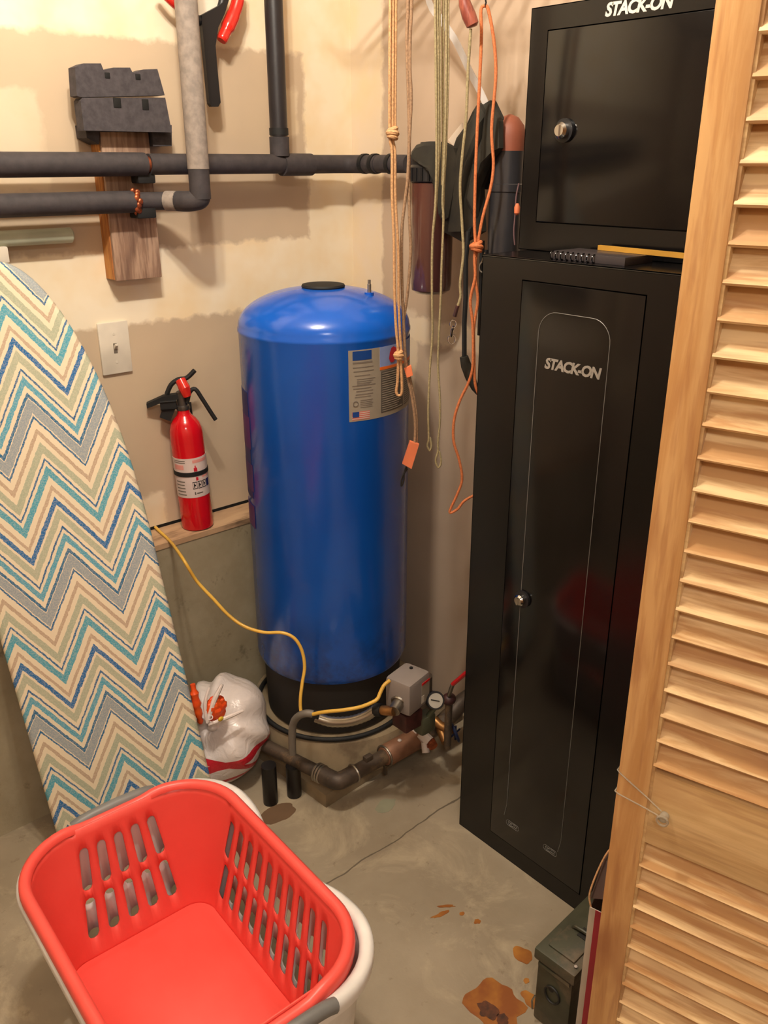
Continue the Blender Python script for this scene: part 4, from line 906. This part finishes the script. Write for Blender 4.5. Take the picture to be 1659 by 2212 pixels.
# green fitting and gauge
ps_c = at(886, 1482, 1.80); zt_s = ps_c.z
ps = thing('pressure_switch', 'grey pressure switch box with a small label beside the tank foot', 'pressure switch', (T0.x, T0.y, T0.z+.09))
sc0 = at(884, 1519, 1.80); SM = Matrix.Translation(sc0) @ Matrix.Rotation(math.radians(12), 4, 'Z')
hs_ = on(888, 1440, 'x', sc0.x).z
SH = .088
MB().box((-.050, -.036, 0), (.038, .038, SH), m=SM, bev=.010).build('cover', M['switch_grey'], ps, smooth=40)
MB().box((.0, -.0368, .012), (.033, -.0358, .068), m=SM).build('label', M['label_grey'], ps, smooth=0)
MB().box((.0, -.0374, .064), (.033, -.0363, .070), m=SM).build('label_band', M['red_valve'], ps, smooth=0)
MB().box((.0, -.0374, .014), (.010, -.0363, .034), m=SM).build('label_print', M['paper_white'], ps, smooth=0)
MB().tube([SM @ V((.018, .008, SH-.001)), SM @ V((.018, .008, SH+.003))], .0045, 10).build('cover_nut', M['seam'], ps)
MB().box((-.030, -.024, -.012), (.024, .026, .004), m=SM, bev=.002).build('base_plate', M['steel'], ps)
MB().tube([SM @ V((-.044, -.002, .030)), SM @ V((-.075, -.008, .022))], .015, 16).build('conduit_connector', M['steel'], ps)
MB().ring(SM @ V((-.048, -.002, .029)), .017, .004, SM.to_3x3() @ V((1, .2, .25)), 18, 6).build('lock_nut', M['steel'], ps)
gg = thing('pressure_gauge', 'round white-faced pressure gauge with dark rim right of the grey box', 'gauge', tuple(at(941, 1530, 1.83)))
gc_ = at(940, 1513, 1.80); dn = (CAM-gc_).normalized(); dn = (dn+V((.25, -.1, -.15))).normalized()
MB().tube([gc_-dn*.014, gc_+dn*.004], .0225, 28).build('case', M['black_matte'], gg)
MB().ring(gc_+dn*.004, .0205, .0026, dn, 28, 6).build('rim', M['black_matte'], gg)
MB().tube([gc_+dn*.004, gc_+dn*.0048], .0188, 28).build('dial', mat('dial_face', (176, 170, 158), .4), gg)
sv = dn.cross(V((0, 0, 1))).normalized(); uv_ = sv.cross(dn)
MB().tube([gc_+dn*.006-sv*.009-uv_*.003, gc_+dn*.006+sv*.012+uv_*.004], .0012, 6).build('needle', M['seam'], gg)
mf = at(918, 1556, 1.82)
MB().tube([gc_-dn*.01, gc_-V((0, 0, .020)), mf], .007, 10).build('stem', mat('green_brass', (92, 96, 74), .5, .4), gg)
MB().box(mf-V((.026, .018, .030)), mf+V((.022, .018, .022)), bev=.008).build('manifold', mat('green_fitting', (84, 86, 66), .5), gg)
# red lever ball valve
rv = thing('ball_valve', 'valve with a red lever handle emerging from behind the cabinet', 'valve', tuple(at(970, 1500, 1.92)))
MB().tube([at(978, 1478, 1.90), at(990, 1468, 1.89), at(1004, 1456, 1.875), at(1020, 1444, 1.86)], .0055, 8).build('lever', M['red_valve'], rv, label='red coated lever')
MB().tube([at(978, 1478, 1.90), at(974, 1490, 1.905), at(970, 1502, 1.91)], .0055, 8).build('lever_shank', M['steel'], rv)
c = at(970, 1510, 1.92); MB().sphere(c, .018, 14, 10, (1.1, 1, .9)).build('body', M['maroon'], rv)
MB().tube([c-V((0, 0, .01)), V((c.x, c.y, .10))], .010, 10).build('riser', M['pipe_dark'], rv)
# grey riser tube and shiny conduit
cd_ = thing('metal_conduit', 'shiny flexible metal conduit curving along the tank base', 'conduit', tuple(at(740, 1560, 1.78)))
s0 = z0p(632, 1640, .05)
dA, dB = 1.80, 1.755
c0 = at(632, 1628, 1.80); 
MB().tube(smoothpath([c0, at(631, 1590, 1.80), at(634, 1562, 1.80), at(645, 1547, 1.79), at(662, 1541, 1.78), at(680, 1543, 1.775)], 5), .0095, 12).build('riser', mat('grey_tube', (116, 108, 98), .5), cd_)
pe = SM @ V((-.075, -.008, .022))
path = smoothpath([at(682, 1549, 1.775), at(715, 1559, 1.765), at(755, 1558, 1.757), at(790, 1547, 1.757), at(811, 1533, 1.76)], 8)
MB().tube([p for p in path], [.0125+.0010*(i % 2) for i in range(len(path))], 14).build('flexible_conduit', M['conduit'], cd_)
MB().tube([path[-1], path[-1].lerp(pe, .35)], .016, 14).build('black_coupling', M['rubber'], cd_)
MB().tube([path[-1].lerp(pe, .3), pe], .012, 14).build('flexible_conduit', M['brass'], cd_)
MB().tube([at(676, 1544, 1.776), at(690, 1547, 1.773)], .0125, 12).build('tape_wrap', M['rubber'], cd_)
# yellow cable
yc = thing('yellow_cable', 'yellow electric cable draping from the ledge across the tank front', 'cable', tuple(at(650, 1500, 1.78)))
led_p = on(322, 1118, 'y', -.06); led_p.z = .653
pts = [on(322, 1125, 'z', .652), on(345, 1148, 'z', .651), on(368, 1170, 'z', .650), at(395, 1207, 1.955), at(425, 1255, 1.945), at(460, 1293, 1.93), at(495, 1330, 1.915), at(530, 1354, 1.895), at(570, 1366, 1.875), at(610, 1367, 1.86), at(636, 1379, 1.852), at(652, 1405, 1.846), at(658, 1440, 1.838), at(653, 1475, 1.826), at(649, 1510, 1.812), at(650, 1535, 1.80), at(656, 1546, 1.785)]
MB().tube(smoothpath(pts, 6), .0042, 10).build('cable', M['cable_yellow'], yc)
pts = [at(676, 1543, 1.765), at(700, 1538, 1.752), at(740, 1534, 1.742), at(775, 1528, 1.74), at(800, 1519, 1.74), at(815, 1510, 1.745), at(822, 1495, 1.755), at(830, 1480, 1.765), at(842, 1470, 1.775)]
MB().tube(smoothpath(pts, 6), .0046, 10).build('cable', M['cable_yellow'], yc)

# ================================================================= laundry baskets, one nested in the other
def rrect(a, b, r, n=10):
    out = []
    for cx, cy, s in ((a-r, b-r, 0), (-(a-r), b-r, 1), (-(a-r), -(b-r), 2), (a-r, -(b-r), 3)):
        for k in range(n+1):
            t = math.pi/2*(s+k/n); out.append((cx+r*math.cos(t), cy+r*math.sin(t)))
    return out
def basket(name, label, c, th, z0, z1, a, b, rc, ta_, mt, slots, rimr, group, rows, rim_drop=0.0, handle=None):
    Mx = Matrix.Translation(V((c[0], c[1], z0))) @ Matrix.Rotation(th, 4, 'Z')
    t = thing(name, label, 'laundry basket', c, group, mtx=Mx); h = z1-z0; n = 10
    # wall: perimeter samples by arc length so that slots can be cut out of the grid
    def ring(f, shrink=0.0):
        k = f*ta_; return a-k-shrink, b-k-shrink, rc*(1-.62*f)
    segs = []                                        # parameter list along perimeter: (side, u)
    def perim(A_, B_, R_):
        pts = []
        for side, (L_, ns) in enumerate(((B_, slots[1]), (A_, slots[0]), (B_, slots[1]), (A_, slots[0]))):
            for k in range(7):                       # corner preceding the side: angle
                an = -math.pi/2+side*math.pi/2 + math.pi/2*k/7
                cx, cy = ((A_-R_, -(B_-R_)), (A_-R_, B_-R_), (-(A_-R_), B_-R_), (-(A_-R_), -(B_-R_)))[side]
                pts.append((cx+R_*math.cos(an), cy+R_*math.sin(an)))
            d_ = ((0, 1), (-1, 0), (0, -1), (1, 0))[side]; half = L_-R_
            mid = ((A_, 0), (0, B_), (-A_, 0), (0, -B_))[side]
            m_ = ns*6
            for k in range(m_+1):
                fr_ = (0, .235, .33, .5, .67, .765)[k % 6]; s_ = -half+2*half*(k//6+fr_)/ns; pts.append((mid[0]+d_[0]*s_, mid[1]+d_[1]*s_))
        return pts
    def mask_cols():
        out = []
        for side, ns in enumerate((slots[1], slots[0], slots[1], slots[0])):
            out += [None]*7
            for k in range(ns*6+1): out.append((side, k % 6, k//6, ns))
        return out
    cols = mask_cols(); P = len(cols)
    zs = [0.0, .03]
    # slot rows as fractions of the height
    for (f0, f1) in rows:
        d_ = .020/h*1.0
        zs += [f0, (f0+f1)/2, f1]
    zs += [.93, 1.0]
    vs = []; fs = []
    for z in zs:
        A_, B_, R_ = ring(1-z)
        pp = perim(A_, B_, R_); nrow = []
        for x, y in pp: vs.append(V((x, y, z*h)))
    holes = set()
    for ri in range(len(rows)):
        base = 2+3*ri
        for j in range(P):
            cl = cols[j]
            if cl is None or cl[2] >= cl[3]: continue
            if cl[1] in (1, 2, 3, 4):
                holes.add((base, j)); holes.add((base+1, j))
            if cl[1] in (1, 2, 3, 4, 5):
                fr_ = (0, .235, .33, .5, .67, .765)[cl[1]]; dz = .0115*(1-math.sqrt(max(0, 1-((fr_-.5)/.2651)**2)))
                vs[base*P+j].z += dz; vs[(base+2)*P+j].z -= dz
    for i in range(len(zs)-1):
        for j in range(P):
            if (i, j) in holes: continue
            fs.append((i*P+j, i*P+(j+1) % P, (i+1)*P+(j+1) % P, (i+1)*P+j))
    mb = MB(); mb.add(vs, fs); o = mb.build('wall', mt, t, local=True, smooth=45)
    so = o.modifiers.new('thickness', 'SOLIDIFY'); so.thickness = .0028; so.offset = 0
    # floor with a rounded skirt
    A_, B_, R_ = ring(1.0); mb = MB(); m_ = 12
    bt = rrect(A_, B_, R_, m_); bt2 = rrect(A_-.012, B_-.012, max(.02, R_-.01), m_); bt3 = rrect(A_-.022, B_-.022, max(.018, R_-.012), m_); n_ = len(bt)
    vs = [V((x, y, .004)) for x, y in bt]+[V((x, y, .0045)) for x, y in bt2]+[V((x, y, .010)) for x, y in bt3]+[V((x, y, -.001)) for x, y in bt]
    fs = [(k, (k+1) % n_, n_+(k+1) % n_, n_+k) for k in range(n_)]+[(n_+k, n_+(k+1) % n_, 2*n_+(k+1) % n_, 2*n_+k) for k in range(n_)]+[tuple(2*n_+k for k in range(n_))]+[(3*n_+k, 3*n_+(k+1) % n_, (k+1) % n_, k) for k in range(n_)]+[tuple(3*n_+k for k in range(n_))]
    mb.add(vs, fs); mb.build('base', mt, t, local=True, smooth=40)
    # rim: rolled lip following the opening, dipping a little at the handles
    def rimz(x, y):
        return h
    rp = rrect(a+rimr*.6, b+rimr*.6, rc+rimr*.6, 12)
    prof = [(-rimr*1.0, -.004), (-rimr*.9, .004), (-rimr*.35, .0085), (rimr*.35, .0085), (rimr*.9, .003), (rimr*1.0, -.008), (rimr*.9, -.020), (rimr*.75, -.020), (rimr*.7, -.006), (-rimr*.7, -.001)]
    vs = []; fs = []; n_ = len(rp); m_ = len(prof)
    # densify straight sides
    dense = []
    for k in range(n_):
        p = V((*rp[k], 0)); q_ = V((*rp[(k+1) % n_], 0)); L_ = (q_-p).length; s_ = max(1, int(L_/.02))
        for i in range(s_): dense.append(p.lerp(q_, i/s_))
    n_ = len(dense)
    for k, p in enumerate(dense):
        tn = (dense[(k+1) % n_]-dense[k-1]).normalized(); nr = V((tn.y, -tn.x, 0))
        ex = 0.0; sg_ = 1.0
        if handle:
            for (sx, sy, w_, dd) in handle:
                u_ = abs(p.x if sy else p.y)
                on_side = (sy and p.y*sy > b-.03) or (sx and p.x*sx > a-.03)
                if on_side: ex = max(ex, 1/(1+math.exp((u_-w_)/(.007 if dd >= 0 else .02))))*1.0; sg_ = -5.0 if dd < 0 else 1.0
        for (o_, z_) in prof: vs.append(p + nr*(o_+ex*.004*sg_) + V((0, 0, h+z_-ex*.010)))
    for k in range(n_):
        for i in range(m_): fs.append((k*m_+i, k*m_+(i+1) % m_, ((k+1) % n_)*m_+(i+1) % m_, ((k+1) % n_)*m_+i))
    mb = MB(); mb.add(vs, fs); mb.build('rim', mt, t, local=True, smooth=50)
    return t, Mx, h
bth = -.035
BC = (-1.152, -.900)
rb_, RM, rh = basket('laundry_basket', 'red slotted plastic laundry basket nested in the white one', BC, bth, .062, .352, .200, .290, .115, .045, M['red_plastic'], (5, 10), .011, 'nested laundry baskets', [(.16, .47), (.53, .85)], handle=[(0, 1, .078, 0), (0, -1, .078, 0)])
wb_, WM, wh = basket('laundry_basket', 'white plastic laundry basket with grey handles holding the red one', (BC[0]+.012, BC[1]-.002), bth, .002, .332, .212, .306, .118, .044, M['white_basket'], (5, 10), .013, 'nested laundry baskets', [(.20, .33), (.50, .63)], handle=[(1, 0, .11, -1)])
for s_ in (1, -1):
    pts = [(x_, s_*(.306+.015), wh+.002+z_) for x_, z_ in ((-.085, 0), (-.06, .007), (0, .010), (.06, .007), (.085, 0))]
    MB().tube(smoothpath(pts, 5), [.0125]*21, 12).build('handle', M['grey_handle'], wb_, local=True, label='grey grip on the rim')
for s_ in (-1,):
    pts = [(s_*(.212+.006), y_, wh-.012) for y_ in (-.07, -.035, 0, .035, .07)]
    MB().tube(pts, .010, 12).build('handle', M['grey_handle'], wb_, local=True, label='grey grip on the rim')

# ================================================================= ammo can
ac = thing('metal_ammo_box', 'scuffed olive green metal ammunition box on the floor beside the black cabinet', 'metal box', (-.50, -1.34, 0))
az1 = .185
AM = Matrix.Translation(V((-.636, -1.288, 0))) @ Matrix.Rotation(math.radians(3), 4, 'Z')
AW, AL = .086, .275
MB().box((.004, -AW+.004, 0), (AL-.004, -.004, az1-.022), m=AM, bev=.006).build('box_body', M['can_green'], ac)
MB().box((-.002, -AW-.002, az1-.026), (AL, .002, az1), m=AM, bev=.004).build('lid', M['can_green'], ac)
MB().box((.02, -AW+.014, az1-.001), (AL-.02, -.014, az1+.004), m=AM, bev=.003).build('lid_panel', M['can_green'], ac)
MB().box((-.0005, -AW+.008, az1-.038), (.004, -.008, az1-.030), m=AM, bev=.001).build('front_ridge', M['can_green'], ac)
MB().ring(AM @ V((.002, -AW*.5, .095)), .016, .0022, AM.to_3x3() @ V((1, 0, 0)), 22, 6, 1.2).build('stamp', M['can_mark'], ac)
MB().tube([AM @ V((.0045, -AW*.45, .105)), AM @ V((.0035, -AW*.45, .105))], .006, 12).build('dark_hole', M['can_mark'], ac)
hd_ = smoothpath([AM @ V(p) for p in ((.085, -.085, az1+.003), (.085, -.080, az1+.010), (.085, -.055, az1+.012), (.085, -.030, az1+.010), (.085, -.025, az1+.003))], 4)
MB().tube(hd_, .0035, 8).build('handle', M['can_green'], ac)
MB().box((.075, -.070, az1+.002), (.100, -.040, az1+.0055), m=AM).build('handle_plate', M['can_mark'], ac, smooth=0)
MB().sphere(AM @ V((.016, -.078, az1+.003)), .0035, 8, 6, (1, 1, .5)).build('rivet', M['pvc'], ac)
MB().tube([AM @ V((-.004, -.010, .07)), AM @ V((-.010, -.008, .06)), AM @ V((-.006, -.008, .035))], .002, 6).build('wire_latch', M['steel'], ac)

# ================================================================= white and red striped paper bag behind the door
g1 = at(1274, 1958, 1.13); gz = g1.z
pb_ = thing('paper_bag', 'open white paper bag with a crimson stripe between the green box and the wooden door', 'paper bag', (g1.x+.05, g1.y-.05, 0))
g2 = V((g1.x+.0465, g1.y-.187, gz-.004)); dd_ = V((.09, .012, 0))
g1f = V((g1.x, g1.y, 0)); g2f = V((g2.x, g2.y, 0))
def sheet(a_, b_, c_, d_, th): n_ = (b_-a_).cross(d_-a_).normalized()*th; return MB().add([a_, b_, c_, d_, a_+n_, b_+n_, c_+n_, d_+n_], [(0, 1, 2, 3), (7, 6, 5, 4), (0, 4, 5, 1), (1, 5, 6, 2), (2, 6, 7, 3), (3, 7, 4, 0)])
k1, k2, k3, k4 = g1f, V((g2f.x, g2f.y, 0)), V((g2.x, g2.y, gz)), V((g1.x, g1.y, gz))
sheet(k1, k2, k3, k4, .0012).build('front_panel', M['paper_white'], pb_, smooth=0)
e1 = (k2-k1).normalized(); nx = V((-.0016, 0, 0))
sheet(k1+e1*.011+nx, k1+e1*.023+nx, k4+e1*.023+nx, k4+e1*.011+nx, .0006).build('stripe', M['stripe_red'], pb_, smooth=0)
sheet(k1+dd_, k2+dd_, k3+dd_+V((0, 0, .05)), k4+dd_+V((0, 0, .05)), .0012).build('back_panel', M['card_brown'], pb_, smooth=0)
sheet(k1, k1+dd_, k4+dd_+V((0, 0, .05)), k4, .0012).build('side_panel', M['card_brown'], pb_, smooth=0)
MB().tube(smoothpath([at(1277, 1962, 1.13), at(1273, 1938, 1.135), at(1278, 1915, 1.14), at(1292, 1880, 1.15), at(1308, 1848, 1.16), at(1325, 1826, 1.17)], 4), .0016, 6).build('edge_cord', M['rope_tan'], pb_)
sheet(at(1276, 1940, 1.14), at(1330, 1945, 1.12), at(1330, 1826, 1.175), at(1308, 1850, 1.165), .0015).build('flap', mat('dark_card', (78, 62, 58), .5), pb_, smooth=0)

# ================================================================= louvered folding door on the right
a_ = math.radians(59.85); S_ = V((CAM.x+1.05*math.sin(a_), CAM.y+1.05*math.cos(a_), 0)); dd = V((.242, -.970, 0)).normalized(); nn = V((-dd.y, dd.x, 0))*-1
nn = V((-.970, -.242, 0)).normalized()
DM = Matrix(((dd.x, nn.x, 0, S_.x), (dd.y, nn.y, 0, S_.y), (0, 0, 1, 0), (0, 0, 0, 1)))     # x along the panel, y towards the viewer
ld = thing('louvered_door', 'pine folding door panel with louvers seen edge-on at the right', 'door', S_, mtx=DM)
DWd, DT_, SW = .36, .028, .045
ztop = 2.02
for x_ in (0.0, DWd-SW): MB().box((x_, -DT_, .015), (x_+SW, 0, ztop), bev=.002).build('stile', M['pine'], ld, local=True)
for x_, s_ in ((SW, 1), (DWd-SW, -1)): MB().box((x_-.001 if s_ > 0 else x_-.004, -DT_+.003, .10), (x_+.004 if s_ > 0 else x_+.001, -.0015, ztop-.07), bev=.001).build('bead', M['pine_rail'], ld, local=True)
zr0, zr1 = .655, .779
for z_a, z_b in ((.015, .12), (zr0, zr1), (ztop-.07, ztop)): MB().box((SW-.002, -DT_+.001, z_a), (DWd-SW+.002, -.002, z_b), bev=.001).build('rail', M['pine_rail'], ld, local=True)
sm = None
def slat(zc_):
    global sm
    if sm is None:
        mb = MB(); w_, t_, ang = .0515, .0070, math.radians(29)
        L = DWd-2*SW-.002; prof = [(-w_/2, -t_/2), (-w_/2-.0012, 0), (-w_/2, t_/2), (w_/2, t_/2), (w_/2+.0012, 0), (w_/2, -t_/2)]
        vs = []
        for x_ in (0, L):
            for u_, v_ in prof: vs.append(V((x_, -u_*math.sin(ang)+v_*math.cos(ang), u_*math.cos(ang)+v_*math.sin(ang))))
        n_ = len(prof); fs = [tuple(range(n_)), tuple(range(n_, 2*n_))]+[(i, (i+1) % n_, n_+(i+1) % n_, n_+i) for i in range(n_)]
        mb.add(vs, fs); o = mb.build('slat', M['pine_slat'], ld, local=True, smooth=0); sm = o.data
    else:
        o = bpy.data.objects.new('slat', sm); scn.collection.objects.link(o); o.parent = ld
    o.location = (SW+.001, -DT_/2-.001, zc_)
zk = 1.676+.0404*5+.0202+.003
while zk > zr1+.015:
    slat(zk); zk -= .0404
zk = .633+.0404*0-.0202+.006+.0395
zk = .652-.0195
while zk > .13:
    slat(zk); zk -= .0397
# clear hook with its loop
hkd = thing('clear_hook', 'small clear plastic hook with a thin band around the door stile', 'hook', DM @ V((.071, 0, .715)))
cl = mat('clear_plastic', (236, 228, 208), .08, trans=.75, spec=.8)
c = DM @ V((.071, .006, .715)); MB().tube([DM @ V((.071, -.001, .715)), DM @ V((.071, .008, .715))], .0065, 16).build('disc', cl, hkd)
MB().ring(DM @ V((.071, .010, .713)), .0075, .0018, nn, 18, 6).build('ring', cl, hkd)
bnd = []
for p in ((.066, .002, .722), (.044, .0015, .735), (.004, .0015, .757), (-.0022, -.002, .759), (-.0022, -DT_-.001, .757)): bnd.append(DM @ V(p))
MB().tube(bnd, .0011, 6).build('band', cl, hkd)
bnd = [DM @ V(p) for p in ((.066, .002, .712), (.044, .0015, .716), (.004, .0015, .722), (-.0022, -.002, .722), (-.0022, -DT_-.001, .722))]
MB().tube(bnd, .0011, 6).build('band', cl, hkd)
